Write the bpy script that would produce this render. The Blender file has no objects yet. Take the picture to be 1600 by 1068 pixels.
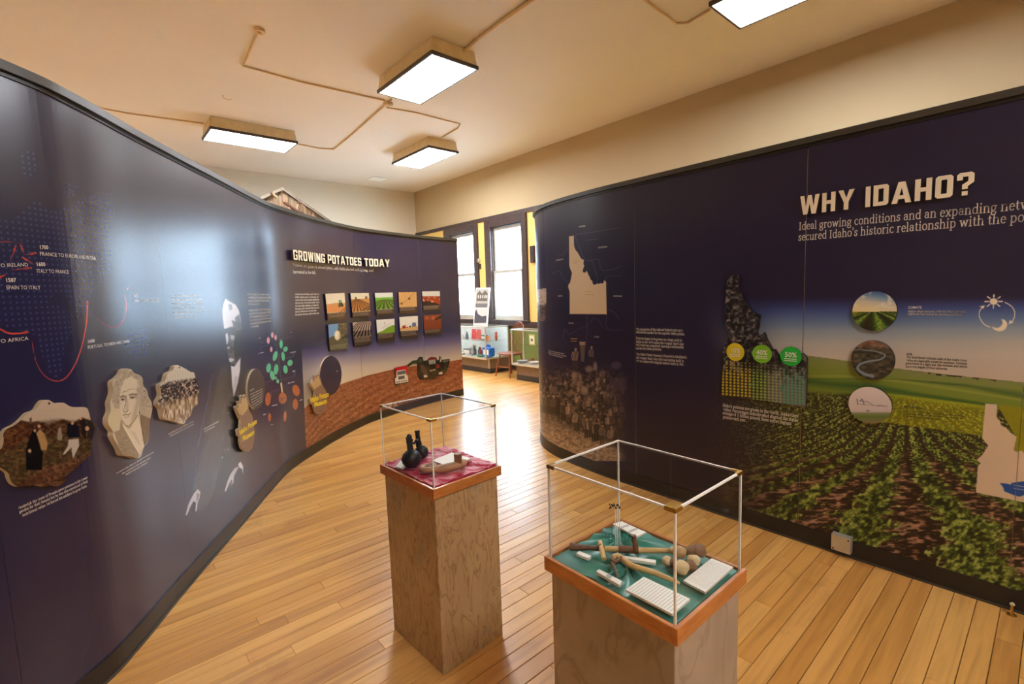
import bpy, bmesh, math, random
import numpy as np
from mathutils import Vector, Matrix

random.seed(11)
SC = bpy.context.scene
COL = SC.collection

# ------------------------------------------------------------------ camera
H = 1.58
F_PX = 754.63
YAW, PIT, ROL = math.radians(41.19), math.radians(-5.6576), math.radians(-1.9022)
def _basis():
    cy, sy, cp, sp = math.cos(YAW), math.sin(YAW), math.cos(PIT), math.sin(PIT)
    f = np.array([sy*cp, cy*cp, sp]); r = np.array([cy, -sy, 0.0]); u = np.cross(r, f)
    return r*math.cos(ROL)+u*math.sin(ROL), -r*math.sin(ROL)+u*math.cos(ROL), f
CR, CU, CF = _basis()
cam_d = bpy.data.cameras.new('camera'); cam = bpy.data.objects.new('camera', cam_d); COL.objects.link(cam)
cam_d.sensor_width = 36.0; cam_d.lens = F_PX*36.0/1600.0; cam_d.clip_start = 0.05; cam_d.clip_end = 200
m = Matrix.Identity(4)
for i in range(3):
    m[i][0], m[i][1], m[i][2] = CR[i], CU[i], -CF[i]
m[2][3] = H
cam.matrix_world = m
SC.camera = cam
SC.cycles.transparent_max_bounces = 32
SC.cycles.max_bounces = 10
SC.cycles.diffuse_bounces = 6

# ------------------------------------------------------------------ world, exposure
SC.view_settings.view_transform = 'Standard'
SC.view_settings.look = 'None'
SC.view_settings.gamma = 1.0
SC.view_settings.use_curve_mapping = False
SC.view_settings.exposure = 2.0
SKY_STRENGTH = 8.0
LAMP_STRENGTH = 14.5
w = bpy.data.worlds.new('overcast_sky'); SC.world = w; w.use_nodes = True
bg = w.node_tree.nodes['Background']
bg.inputs[0].default_value = (0.60, 0.81, 1.0, 1); bg.inputs[1].default_value = SKY_STRENGTH

# ------------------------------------------------------------------ helpers
def ray(px, py):
    return CR*(px-800)/F_PX - CU*(py-534)/F_PX + CF
def atz(px, py, z):
    d = ray(px, py); k = (z-H)/d[2]
    return Vector((d[0]*k, d[1]*k, z))
def atx(px, py, x):
    d = ray(px, py); k = x/d[0]
    return Vector((x, d[1]*k, H+d[2]*k))
def aty(px, py, y):
    d = ray(px, py); k = y/d[1]
    return Vector((d[0]*k, y, H+d[2]*k))
def crop(pts, ox, oy, s):
    return [(ox+x/s, oy+y/s) for x, y in pts]

def tag(o, label=None, cat=None, group=None, kind=None):
    if label: o['label'] = label
    if cat: o['category'] = cat
    if group: o['group'] = group
    if kind: o['kind'] = kind
    return o
def empty(name, loc, label, cat, group=None):
    o = bpy.data.objects.new(name, None); COL.objects.link(o); o.location = loc
    o.empty_display_size = 0.1
    return tag(o, label, cat, group)

class MB:
    def __init__(self):
        self.v, self.f, self.mi = [], [], []
    def add(self, vs, fs, mi=0):
        b = len(self.v); self.v += [tuple(x) for x in vs]
        for f in fs:
            self.f.append(tuple(b+i for i in f)); self.mi.append(mi)
        return self
    def box(self, lo, hi, mi=0):
        (a, b, c), (d, e, f) = lo, hi
        vs = [(a,b,c),(d,b,c),(d,e,c),(a,e,c),(a,b,f),(d,b,f),(d,e,f),(a,e,f)]
        return self.add(vs, [(3,2,1,0),(4,5,6,7),(0,1,5,4),(1,2,6,5),(2,3,7,6),(3,0,4,7)], mi)
    def bbox(self, lo, hi, bv=0.004, mi=0):
        bm = bmesh.new(); bmesh.ops.create_cube(bm, size=1.0)
        c = [(lo[i]+hi[i])/2 for i in range(3)]; s = [hi[i]-lo[i] for i in range(3)]
        for v in bm.verts: v.co = Vector((v.co.x*s[0]+c[0], v.co.y*s[1]+c[1], v.co.z*s[2]+c[2]))
        bmesh.ops.bevel(bm, geom=bm.edges[:], offset=min(bv, min(s)*0.45), segments=1, affect='EDGES')
        return self.addbm(bm, mi)
    def addbm(self, bm, mi=0, mat=None):
        bm.verts.index_update()
        vs = [(mat @ v.co) if mat else v.co.copy() for v in bm.verts]
        self.add(vs, [[v.index for v in f.verts] for f in bm.faces], mi); bm.free(); return self
    def obox(self, c, size, rz=0.0, mi=0, bv=0.0, ry=0.0, rx=0.0):
        bm = bmesh.new(); bmesh.ops.create_cube(bm, size=1.0)
        for v in bm.verts: v.co = Vector((v.co.x*size[0], v.co.y*size[1], v.co.z*size[2]))
        if bv: bmesh.ops.bevel(bm, geom=bm.edges[:], offset=bv, segments=1, affect='EDGES')
        M = Matrix.Translation(Vector(c)) @ Matrix.Rotation(rz, 4, 'Z') @ Matrix.Rotation(ry, 4, 'Y') @ Matrix.Rotation(rx, 4, 'X')
        return self.addbm(bm, mi, M)
    def tube(self, path, r, n=8, mi=0, cap=True):
        path = [Vector(p) for p in path]; k = len(path)
        rs = r if isinstance(r, (list, tuple)) else [r]*k
        up = Vector((0.13, 0.21, 0.97)); vs = []
        for i, p in enumerate(path):
            t = (path[min(i+1, k-1)]-path[max(i-1, 0)]).normalized()
            a = t.cross(up)
            if a.length < 0.05: a = t.cross(Vector((1, 0, 0)))
            a.normalize(); b = t.cross(a)
            for j in range(n):
                q = 2*math.pi*j/n
                vs.append(p+(a*math.cos(q)+b*math.sin(q))*rs[i])
        fs = [(i*n+j, i*n+(j+1) % n, (i+1)*n+(j+1) % n, (i+1)*n+j) for i in range(k-1) for j in range(n)]
        if cap: fs += [tuple(range(n))[::-1], tuple((k-1)*n+j for j in range(n))]
        return self.add(vs, fs, mi)
    def lathe(self, prof, c=(0,0,0), n=24, mi=0, M=None):
        vs = []
        for r, z in prof:
            for j in range(n):
                q = 2*math.pi*j/n
                v = Vector((r*math.cos(q), r*math.sin(q), z))
                if M: v = M @ v
                vs.append(v+Vector(c))
        k = len(prof)
        fs = [(i*n+j, i*n+(j+1) % n, (i+1)*n+(j+1) % n, (i+1)*n+j) for i in range(k-1) for j in range(n)]
        if prof[0][0] > 1e-6: fs.append(tuple(range(n))[::-1])
        if prof[-1][0] > 1e-6: fs.append(tuple((k-1)*n+j for j in range(n)))
        return self.add(vs, fs, mi)
    def ball(self, c, r, n=2, mi=0, M=None, noise=0.0, seed=0):
        bm = bmesh.new(); bmesh.ops.create_icosphere(bm, subdivisions=n, radius=1.0)
        rr = r if isinstance(r, (tuple, list)) else (r, r, r)
        rnd = random.Random(seed); ph = [rnd.uniform(0, 6) for _ in range(6)]
        for v in bm.verts:
            k = 1+noise*(math.sin(3*v.co.x+ph[0])+math.sin(4*v.co.y+ph[1])*math.cos(3*v.co.z+ph[2])+0.6*math.sin(7*v.co.z+5*v.co.x+ph[3]))
            v.co = Vector((v.co.x*rr[0]*k, v.co.y*rr[1]*k, v.co.z*rr[2]*k))
        T = Matrix.Translation(Vector(c))
        return self.addbm(bm, mi, T @ M if M else T)
    def build(self, name, mats, parent=None, smooth=False, label=None, uv=None):
        me = bpy.data.meshes.new(name); me.from_pydata(self.v, [], self.f)
        mats = mats if isinstance(mats, (list, tuple)) else [mats]
        for mm in mats: me.materials.append(mm)
        if len(mats) > 1: me.polygons.foreach_set('material_index', self.mi)
        if smooth:
            me.polygons.foreach_set('use_smooth', [True]*len(me.polygons))
        if uv is not None:
            ul = me.uv_layers.new(name='UVMap')
            li = np.zeros(len(me.loops), dtype=np.int32); me.loops.foreach_get('vertex_index', li)
            ul.data.foreach_set('uv', np.asarray(uv, dtype=np.float32)[li].ravel())
        bm = bmesh.new(); bm.from_mesh(me); bmesh.ops.recalc_face_normals(bm, faces=bm.faces[:]); bm.to_mesh(me); bm.free()
        if smooth and hasattr(me, 'set_sharp_from_angle'): me.set_sharp_from_angle(angle=math.radians(42))
        me.update()
        o = bpy.data.objects.new(name, me); COL.objects.link(o)
        if parent is not None: attach(o, parent)
        if label: o['label'] = label
        return o
def attach(o, parent):
    o.parent = parent
    o.matrix_parent_inverse = Matrix.Translation(-parent.location) if parent.type == 'EMPTY' else Matrix.Identity(4)
def struct(o):
    o['kind'] = 'structure'; return o

# ------------------------------------------------------------------ materials
def srgb(c):
    def f(x):
        x = x/255.0
        return x/12.92 if x <= 0.04045 else ((x+0.055)/1.055)**2.4
    return (f(c[0]), f(c[1]), f(c[2]), 1.0)
class NT:
    def __init__(self, name):
        self.m = bpy.data.materials.new(name); self.m.use_nodes = True
        self.t = self.m.node_tree; self.b = self.t.nodes['Principled BSDF']
    def n(self, typ, **kw):
        nd = self.t.nodes.new(typ)
        for k, v in kw.items():
            if k.startswith('_'): setattr(nd, k[1:], v)
            else: nd.inputs[k.replace('__', ' ')].default_value = v
        return nd
    def l(self, a, b): self.t.links.new(a, b)
    def ramp(self, fac, stops):
        r = self.t.nodes.new('ShaderNodeValToRGB'); e = r.color_ramp.elements
        while len(e) < len(stops): e.new(0.5)
        for el, (p, c) in zip(e, stops): el.position = p; el.color = c
        self.l(fac, r.inputs[0]); return r.outputs[0]
    def coords(self, scale, kind='Object'):
        tc = self.n('ShaderNodeTexCoord'); mp = self.n('ShaderNodeMapping'); mp.inputs['Scale'].default_value = scale
        self.l(tc.outputs[kind], mp.inputs[0]); return mp.outputs[0]
    def bump(self, h, strength=0.2, dist=0.01):
        b = self.n('ShaderNodeBump', Strength=strength, Distance=dist); self.l(h, b.inputs['Height']); self.l(b.outputs[0], self.b.inputs['Normal'])
def plain(name, c, rough=0.5, metal=0.0, spec=0.5, var=0.08, scale=12.0, bump=0.0):
    t = NT(name); c = srgb(c)
    t.b.inputs['Roughness'].default_value = rough; t.b.inputs['Metallic'].default_value = metal
    t.b.inputs['Specular IOR Level'].default_value = spec
    nz = t.n('ShaderNodeTexNoise', Scale=scale, Detail=4.0); t.l(t.coords((1, 1, 1)), nz.inputs['Vector'])
    lo = tuple(x*(1-var) for x in c[:3])+(1,); hi = tuple(min(1, x*(1+var)) for x in c[:3])+(1,)
    t.l(t.ramp(nz.outputs[0], [(0.3, lo), (0.7, hi)]), t.b.inputs['Base Color'])
    if bump: t.bump(nz.outputs[0], bump, 0.004)
    return t.m
def emit(name, c, s):
    t = NT(name); t.b.inputs['Base Color'].default_value = srgb(c)
    t.b.inputs['Emission Color'].default_value = srgb(c); t.b.inputs['Emission Strength'].default_value = s
    t.b.inputs['Roughness'].default_value = 0.4
    return t.m
def clear(name, tint=(1, 1, 1, 1), refl=1.0, rough=0.02, ior=1.45):
    t = NT(name); t.t.nodes.remove(t.b)
    out = [n for n in t.t.nodes if n.type == 'OUTPUT_MATERIAL'][0]
    tr = t.n('ShaderNodeBsdfTransparent'); tr.inputs[0].default_value = tint
    gl = t.n('ShaderNodeBsdfGlossy'); gl.inputs['Roughness'].default_value = rough
    fr = t.n('ShaderNodeFresnel', IOR=ior); mu = t.n('ShaderNodeMath', _operation='MULTIPLY'); mu.inputs[1].default_value = refl
    bf = t.n('ShaderNodeNewGeometry'); om = t.n('ShaderNodeMath', _operation='SUBTRACT'); om.inputs[0].default_value = 1.0; t.l(bf.outputs['Backfacing'], om.inputs[1])
    m0 = t.n('ShaderNodeMath', _operation='MULTIPLY'); t.l(fr.outputs[0], m0.inputs[0]); t.l(om.outputs[0], m0.inputs[1])
    t.l(m0.outputs[0], mu.inputs[0]); mx = t.n('ShaderNodeMixShader')
    t.l(mu.outputs[0], mx.inputs[0]); t.l(tr.outputs[0], mx.inputs[1]); t.l(gl.outputs[0], mx.inputs[2]); t.l(mx.outputs[0], out.inputs[0])
    return t.m
def wood(name, c1, c2, scale=(2, 30, 30), rough=0.4, axis=None, bump=0.1, coat=0.0):
    t = NT(name); nz = t.n('ShaderNodeTexNoise', Scale=1.0, Detail=6.0, Distortion=0.6)
    t.l(t.coords(scale), nz.inputs['Vector'])
    t.l(t.ramp(nz.outputs[0], [(0.3, srgb(c1)), (0.7, srgb(c2))]), t.b.inputs['Base Color'])
    t.b.inputs['Roughness'].default_value = rough; t.bump(nz.outputs[0], bump, 0.002)
    t.b.inputs['Coat Weight'].default_value = coat; t.b.inputs['Coat Roughness'].default_value = 0.15
    return t.m

def plaster(name, c, rough=0.7, bump=0.25):
    t = NT(name); n1 = t.n('ShaderNodeTexNoise', Scale=0.5, Detail=3.0); t.l(t.coords((1, 1, 1)), n1.inputs['Vector'])
    c = srgb(c)
    t.l(t.ramp(n1.outputs[0], [(0.3, tuple(x*0.93 for x in c[:3])+(1,)), (0.7, c)]), t.b.inputs['Base Color'])
    n2 = t.n('ShaderNodeTexNoise', Scale=14.0, Detail=6.0, Roughness=0.6); t.l(t.coords((1, 1, 1)), n2.inputs['Vector'])
    t.bump(n2.outputs[0], bump, 0.01); t.b.inputs['Roughness'].default_value = rough
    return t.m

def plank_mat(name, per_island):
    t = NT(name)
    if per_island: rnd = t.n('ShaderNodeNewGeometry').outputs['Random Per Island']
    else: rnd = t.n('ShaderNodeObjectInfo').outputs['Random']
    base = t.ramp(rnd, [(0.0, srgb((205, 146, 74))), (0.35, srgb((224, 166, 88))), (0.7, srgb((234, 180, 102))), (1.0, srgb((215, 152, 78)))])
    geo = t.n('ShaderNodeNewGeometry'); mp = t.n('ShaderNodeMapping'); mp.inputs['Scale'].default_value = (1.6, 26, 1)
    t.l(geo.outputs['Position'], mp.inputs[0])
    off = t.n('ShaderNodeVectorMath', _operation='ADD'); cmb = t.n('ShaderNodeCombineXYZ')
    mul = t.n('ShaderNodeMath', _operation='MULTIPLY'); mul.inputs[1].default_value = 57.0
    t.l(rnd, mul.inputs[0]); t.l(mul.outputs[0], cmb.inputs[0]); t.l(mp.outputs[0], off.inputs[0]); t.l(cmb.outputs[0], off.inputs[1])
    nz = t.n('ShaderNodeTexNoise', Scale=1.0, Detail=6.0, Distortion=0.4); t.l(off.outputs[0], nz.inputs['Vector'])
    g = t.ramp(nz.outputs[0], [(0.25, (0.62, 0.52, 0.42, 1)), (0.55, (1, 1, 1, 1)), (0.8, (1.0, 0.95, 0.88, 1))])
    mx = t.n('ShaderNodeMix', _data_type='RGBA', _blend_type='MULTIPLY'); mx.inputs[0].default_value = 0.75
    t.l(base, mx.inputs[6]); t.l(g, mx.inputs[7])
    # scuffs
    n3 = t.n('ShaderNodeTexNoise', Scale=1.7, Detail=8.0, Roughness=0.7); t.l(geo.outputs['Position'], n3.inputs['Vector'])
    sc = t.ramp(n3.outputs[0], [(0.30, (0.62, 0.55, 0.48, 1)), (0.42, (1, 1, 1, 1))])
    m2 = t.n('ShaderNodeMix', _data_type='RGBA', _blend_type='MULTIPLY'); m2.inputs[0].default_value = 0.55
    t.l(mx.outputs[2], m2.inputs[6]); t.l(sc, m2.inputs[7])
    t.l(m2.outputs[2], t.b.inputs['Base Color'])
    t.b.inputs['Roughness'].default_value = 0.38
    r = t.ramp(n3.outputs[0], [(0.3, (0.5, 0.5, 0.5, 1)), (0.6, (0.3, 0.3, 0.3, 1))]); t.l(r, t.b.inputs['Roughness'])
    t.b.inputs['Coat Weight'].default_value = 0.35; t.b.inputs['Coat Roughness'].default_value = 0.22
    t.bump(nz.outputs[0], 0.06, 0.002)
    return t.m

M = {}
M['ceiling'] = plaster('ceiling_paint', (227, 222, 214), 0.75, 0.3)
M['cream'] = plaster('cream_wall_paint', (194, 174, 138), 0.7, 0.2)
M['white_wall'] = plaster('white_wall_paint', (222, 214, 196), 0.7, 0.2)
M['yellow'] = plaster('yellow_wall_paint', (236, 200, 118), 0.6, 0.15)
M['green'] = plaster('green_wainscot_paint', (122, 138, 66), 0.6, 0.15)
M['dark_trim'] = wood('dark_stained_trim', (58, 44, 44), (78, 62, 60), (3, 20, 20), 0.4)
M['white_trim'] = plain('white_sash_paint', (176, 170, 160), 0.4)
M['plank'] = plank_mat('maple_plank', False)
M['plank_far'] = plank_mat('maple_plank_far', True)
M['gap'] = plain('dark_joint', (58, 38, 20), 0.9)
M['cap'] = plain('charcoal_cap', (66, 62, 54), 0.38)
M['black'] = plain('black_plinth', (34, 31, 30), 0.35)
M['core'] = plain('panel_core', (52, 48, 58), 0.6)
M['tan_body'] = None
M['vent'] = plain('white_vent_metal', (240, 242, 240), 0.5, var=.02)
M['seam'] = plain('pale_seam_edge', (206, 198, 182), 0.6)
M['brass'] = plain('brass', (190, 150, 70), 0.3, 0.9, var=0.15, scale=60)
M['acrylic'] = clear('clear_acrylic', (0.985, 0.99, 0.985, 1), 0.8, 0.015)
M['glass'] = clear('window_glass', (0.98, 0.99, 1, 1), 0.7, 0.01)
M['card'] = plain('white_card', (236, 232, 222), 0.6, var=0.02)
M['ink'] = plain('grey_ink', (168, 165, 160), 0.7)
M['letter_white'] = plain('cream_letter', (240, 228, 200), 0.45, var=0.03)
M['print_white'] = plain('white_print', (230, 223, 210), 0.28, spec=0.78, var=0.02)
M['print_dim'] = plain('pale_print', (176, 170, 168), 0.5, var=0.02)
M['print_dark'] = plain('dark_print', (42, 40, 36), 0.5)
M['letter_side'] = plain('brown_letter_edge', (70, 52, 44), 0.6)
M['board_side'] = plain('foam_board_edge', (214, 196, 164), 0.7)
M['board_side_dark'] = plain('dark_board_edge', (40, 30, 34), 0.6)
M['lens'] = emit('lit_diffuser', (246, 250, 255), LAMP_STRENGTH)
M['fixture'] = plain('fixture_cream_metal', (222, 206, 170), 0.5)
M['lens_frame'] = plain('dark_bronze_frame', (70, 62, 62), 0.4)
M['conduit'] = plain('painted_conduit', (216, 190, 148), 0.55)
M['rim'] = wood('oak_rim', (176, 104, 48), (206, 134, 70), (14, 14, 60), 0.35, coat=0.3)
# ------------------------------------------------------------------ curved exhibit walls
def catmull(P, n=24):
    P = [np.array(p, float) for p in P]; P = [2*P[0]-P[1]]+P+[2*P[-1]-P[-2]]; out = []
    for i in range(1, len(P)-2):
        a, b, c, d = P[i-1:i+3]
        for k in range(n):
            u = k/n
            out.append(0.5*((2*b)+(c-a)*u+(2*a-5*b+4*c-d)*u*u+(3*b-a-3*c+d)*u**3))
    out.append(P[-2]); return np.array(out)
class Wall:
    def __init__(self, ctrl, zt):
        q = catmull(ctrl, 40)
        for _ in range(14):
            q[1:-1] = 0.25*q[:-2]+0.5*q[1:-1]+0.25*q[2:]
        d = np.r_[0, np.cumsum(np.linalg.norm(np.diff(q, axis=0), axis=1))]
        self.L = d[-1]; self.ZT = zt; n = int(self.L/0.01)
        self.s = np.linspace(0, self.L, n)
        self.p = np.c_[np.interp(self.s, d, q[:, 0]), np.interp(self.s, d, q[:, 1])]
        t = np.gradient(self.p, self.s, axis=0); t /= np.linalg.norm(t, axis=1)[:, None]
        for _ in range(20): t[1:-1] = (t[:-2]+2*t[1:-1]+t[2:])/4
        self.n = np.c_[t[:, 1], -t[:, 0]]
    def P(self, s, t=0.0):
        q = self.p+self.n*t
        return np.interp(s, self.s, q[:, 0]), np.interp(s, self.s, q[:, 1])
    def P3(self, s, z, t=0.0):
        a, b = self.P(s, t); return Vector((float(a), float(b), z))
    def uv(self, px, py, t=0.0):
        d = ray(px, py); q = self.p+self.n*t
        A = q[:-1]; E = q[1:]-A
        den = d[0]*E[:, 1]-d[1]*E[:, 0]
        k = (A[:, 0]*E[:, 1]-A[:, 1]*E[:, 0])/den
        u = (A[:, 0]*d[1]-A[:, 1]*d[0])/den
        ok = (u >= -0.001) & (u <= 1.001) & (k > 0)
        if not ok.any(): raise ValueError('ray misses wall %s %s' % (px, py))
        i = np.where(ok)[0][np.argmin(k[ok])]
        return float(self.s[i]+u[i]*(self.s[i+1]-self.s[i])), float(H+d[2]*k[i])

WL = Wall([(-1.2,1.75),(-0.6,2.15),(-0.13,2.545),(0.04,2.76),(0.24,3.09),(0.50,3.50),(0.74,3.87),(1.05,4.36),(1.31,4.73),(1.68,5.09),(1.95,5.33),(2.37,5.65),(2.75,5.86),(3.54,6.115),(4.417,6.268)], 2.46)
WR = Wall([(4.9,4.10),(4.5,4.07),(4.1,3.98),(3.78,3.83),(3.58,3.67),(3.43,3.47),(3.335,3.26),(3.275,3.03),(3.24,2.78),(3.215,2.5),(3.205,2.0),(3.195,1.5),(3.19,1.0),(3.19,0.5),(3.19,0.0),(3.19,-0.7),(3.19,-1.5)], 2.415)

def hash2(ix, iy, seed):
    h = (ix.astype(np.int64)*374761393+iy.astype(np.int64)*668265263+seed*144269) & 0x7fffffff
    h = ((h ^ (h >> 13))*1274126177) & 0x7fffffff
    return ((h ^ (h >> 16)) & 0xffff).astype(np.float32)/65535.0
def vnoise(x, y, seed=0):
    ix, iy = np.floor(x), np.floor(y); fx, fy = (x-ix).astype(np.float32), (y-iy).astype(np.float32)
    fx = fx*fx*(3-2*fx); fy = fy*fy*(3-2*fy)
    a, b = hash2(ix, iy, seed), hash2(ix+1, iy, seed); c, d = hash2(ix, iy+1, seed), hash2(ix+1, iy+1, seed)
    return a+(b-a)*fx+(c-a)*fy+(a-b-c+d)*fx*fy
def fbm(x, y, o=4, seed=0):
    r = 0; a = 0.5; tot = 0
    for i in range(o):
        r = r+a*vnoise(x*2**i, y*2**i, seed+i*17); tot += a; a *= 0.5
    return r/tot
def sstep(a, b, x):
    t = np.clip((x-a)/(b-a), 0, 1); return t*t*(3-2*t)
def lerp3(a, b, t):
    a, b = np.asarray(a, np.float32), np.asarray(b, np.float32); t = np.asarray(t)[..., None]
    return a+(b-a)*t
def grad(t, stops):
    """stops [(t, rgb)] -> rgb array"""
    xs = [s[0] for s in stops]
    return np.stack([np.interp(t, xs, [s[1][i] for s in stops]) for i in range(3)], -1).astype(np.float32)

class Canvas:
    """a print on a wall: colours on a grid of wall coordinates; PX, PY are the photo coordinates of each grid cell"""
    def __init__(self, W, t, ds, base):
        self.W = W; self.ds = ds
        self.ns, self.nz = int(W.L/ds), int(W.ZT/ds)
        S = (np.arange(self.ns)+0.5)/self.ns*W.L; Z = (np.arange(self.nz)+0.5)/self.nz*W.ZT
        x, y = W.P(S, t); z = (Z-H)[:, None]
        dep = x*CF[0]+y*CF[1]+z*CF[2]; dep = np.where(dep < 0.15, np.nan, dep)
        self.PX = np.nan_to_num(800+F_PX*(x*CR[0]+y*CR[1]+z*CR[2])/dep, nan=-9e3).astype(np.float32)
        self.PY = np.nan_to_num(534-F_PX*(x*CU[0]+y*CU[1]+z*CU[2])/dep, nan=-9e3).astype(np.float32)
        self.S, self.Z = S, Z
        self.img = np.empty((self.nz, self.ns, 3), np.float32); self.img[:] = base
        self.px8, self.py8 = self.PX[::8, ::8], self.PY[::8, ::8]
    def sl(self, x0, y0, x1, y1, m=6):
        k = (self.px8 > x0-m) & (self.px8 < x1+m) & (self.py8 > y0-m) & (self.py8 < y1+m)
        r = np.where(k.any(1))[0]; c = np.where(k.any(0))[0]
        if len(r) == 0: return None
        return (slice(max(0, r[0]*8-10), r[-1]*8+18), slice(max(0, c[0]*8-10), c[-1]*8+18))
    def mix(self, sl, a, col):
        a = a[..., None]; self.img[sl] = self.img[sl]*(1-a)+np.asarray(col, np.float32)*a
    def poly(self, pts, col, alpha=1.0, f=0.7, clip=None):
        P = np.array(pts, np.float32)
        sl = self.sl(P[:, 0].min(), P[:, 1].min(), P[:, 0].max(), P[:, 1].max(), 4+f)
        if sl is None: return
        X, Y = self.PX[sl], self.PY[sl]
        ins = np.zeros(X.shape, bool); D = np.full(X.shape, 1e9, np.float32)
        for i in range(len(P)):
            (x0, y0), (x1, y1) = P[i], P[(i+1) % len(P)]
            if y0 != y1:
                ins ^= ((Y < y0) != (Y < y1)) & (X < (x1-x0)*(Y-y0)/(y1-y0)+x0)
            ex, ey = x1-x0, y1-y0; L2 = ex*ex+ey*ey+1e-9
            u = np.clip(((X-x0)*ex+(Y-y0)*ey)/L2, 0, 1)
            D = np.minimum(D, (X-x0-u*ex)**2+(Y-y0-u*ey)**2)
        sd = np.where(ins, -1, 1)*np.sqrt(D)
        a = np.clip(0.5-sd/(2*f), 0, 1)*alpha
        if clip is not None: a = a*clip(X, Y)
        if callable(col): col = col(X, Y)
        self.mix(sl, a, col)
    def ell(self, cx, cy, rx, ry, col, alpha=1.0, f=0.7, rot=0.0):
        R = max(rx, ry)+f
        sl = self.sl(cx-R, cy-R, cx+R, cy+R, 3)
        if sl is None: return
        X, Y = self.PX[sl]-cx, self.PY[sl]-cy; c, s = math.cos(rot), math.sin(rot)
        d = (np.sqrt(((X*c+Y*s)/rx)**2+((-X*s+Y*c)/ry)**2)-1)*min(rx, ry)
        a = np.clip(0.5-d/(2*f), 0, 1)*alpha
        if callable(col): col = col(self.PX[sl], self.PY[sl])
        self.mix(sl, a, col)
    def stroke(self, pts, w0, w1, col, alpha=1.0, f=0.5):
        P = np.array(pts, np.float32); n = len(P)-1
        sl = self.sl(P[:, 0].min(), P[:, 1].min(), P[:, 0].max(), P[:, 1].max(), 4+max(w0, w1))
        if sl is None: return
        X, Y = self.PX[sl], self.PY[sl]; A = np.zeros(X.shape, np.float32)
        for i in range(n):
            (x0, y0), (x1, y1) = P[i], P[i+1]; ex, ey = x1-x0, y1-y0
            u = np.clip(((X-x0)*ex+(Y-y0)*ey)/(ex*ex+ey*ey+1e-9), 0, 1)
            d = np.hypot(X-x0-u*ex, Y-y0-u*ey); wd = (w0+(w1-w0)*(i+u)/n)/2
            A = np.maximum(A, np.clip((wd-d)/f+0.5, 0, 1))
        self.mix(sl, A*alpha, col)
    def func(self, box, fn):
        sl = self.sl(*box, 4)
        if sl is None: return
        X, Y = self.PX[sl], self.PY[sl]
        a, c = fn(X, Y); a = a*((X > box[0]) & (X < box[2]) & (Y > box[1]) & (Y < box[3])); self.mix(sl, np.clip(a, 0, 1).astype(np.float32), c)
    def image(self, name, gain=1.0):
        im = bpy.data.images.new(name, self.ns, self.nz, alpha=False, float_buffer=False)
        px = np.ones((self.nz, self.ns, 4), np.float32); px[..., :3] = np.clip(self.img/255.0*gain, 0, 1)
        im.pixels.foreach_set(px.ravel()); im.update(); im.pack()
        return im
def print_mat(name, im, rough, bump=0.0, coat=0.0, spec=0.5):
    t = NT(name); tx = t.n('ShaderNodeTexImage'); tx.image = im; tx.extension = 'EXTEND'
    uvn = t.n('ShaderNodeUVMap'); t.l(uvn.outputs[0], tx.inputs[0]); t.l(tx.outputs[0], t.b.inputs['Base Color'])
    t.b.inputs['Roughness'].default_value = rough; t.b.inputs['Specular IOR Level'].default_value = spec
    t.b.inputs['Coat Weight'].default_value = coat; t.b.inputs['Coat Roughness'].default_value = 0.04
    if bump:
        nz = t.n('ShaderNodeTexNoise', Scale=2.0, Detail=2.0, Roughness=0.5); t.l(t.coords((1, 1, 0.35)), nz.inputs['Vector'])
        t.bump(nz.outputs[0], bump, 0.02)
    return t.m
rects = lambda x0, y0, x1, y1: [(x0, y0), (x1, y0), (x1, y1), (x0, y1)]
DS = 0.0026
NAVY = (33, 31, 68)
NAVY_R = (38, 33, 60)

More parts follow.
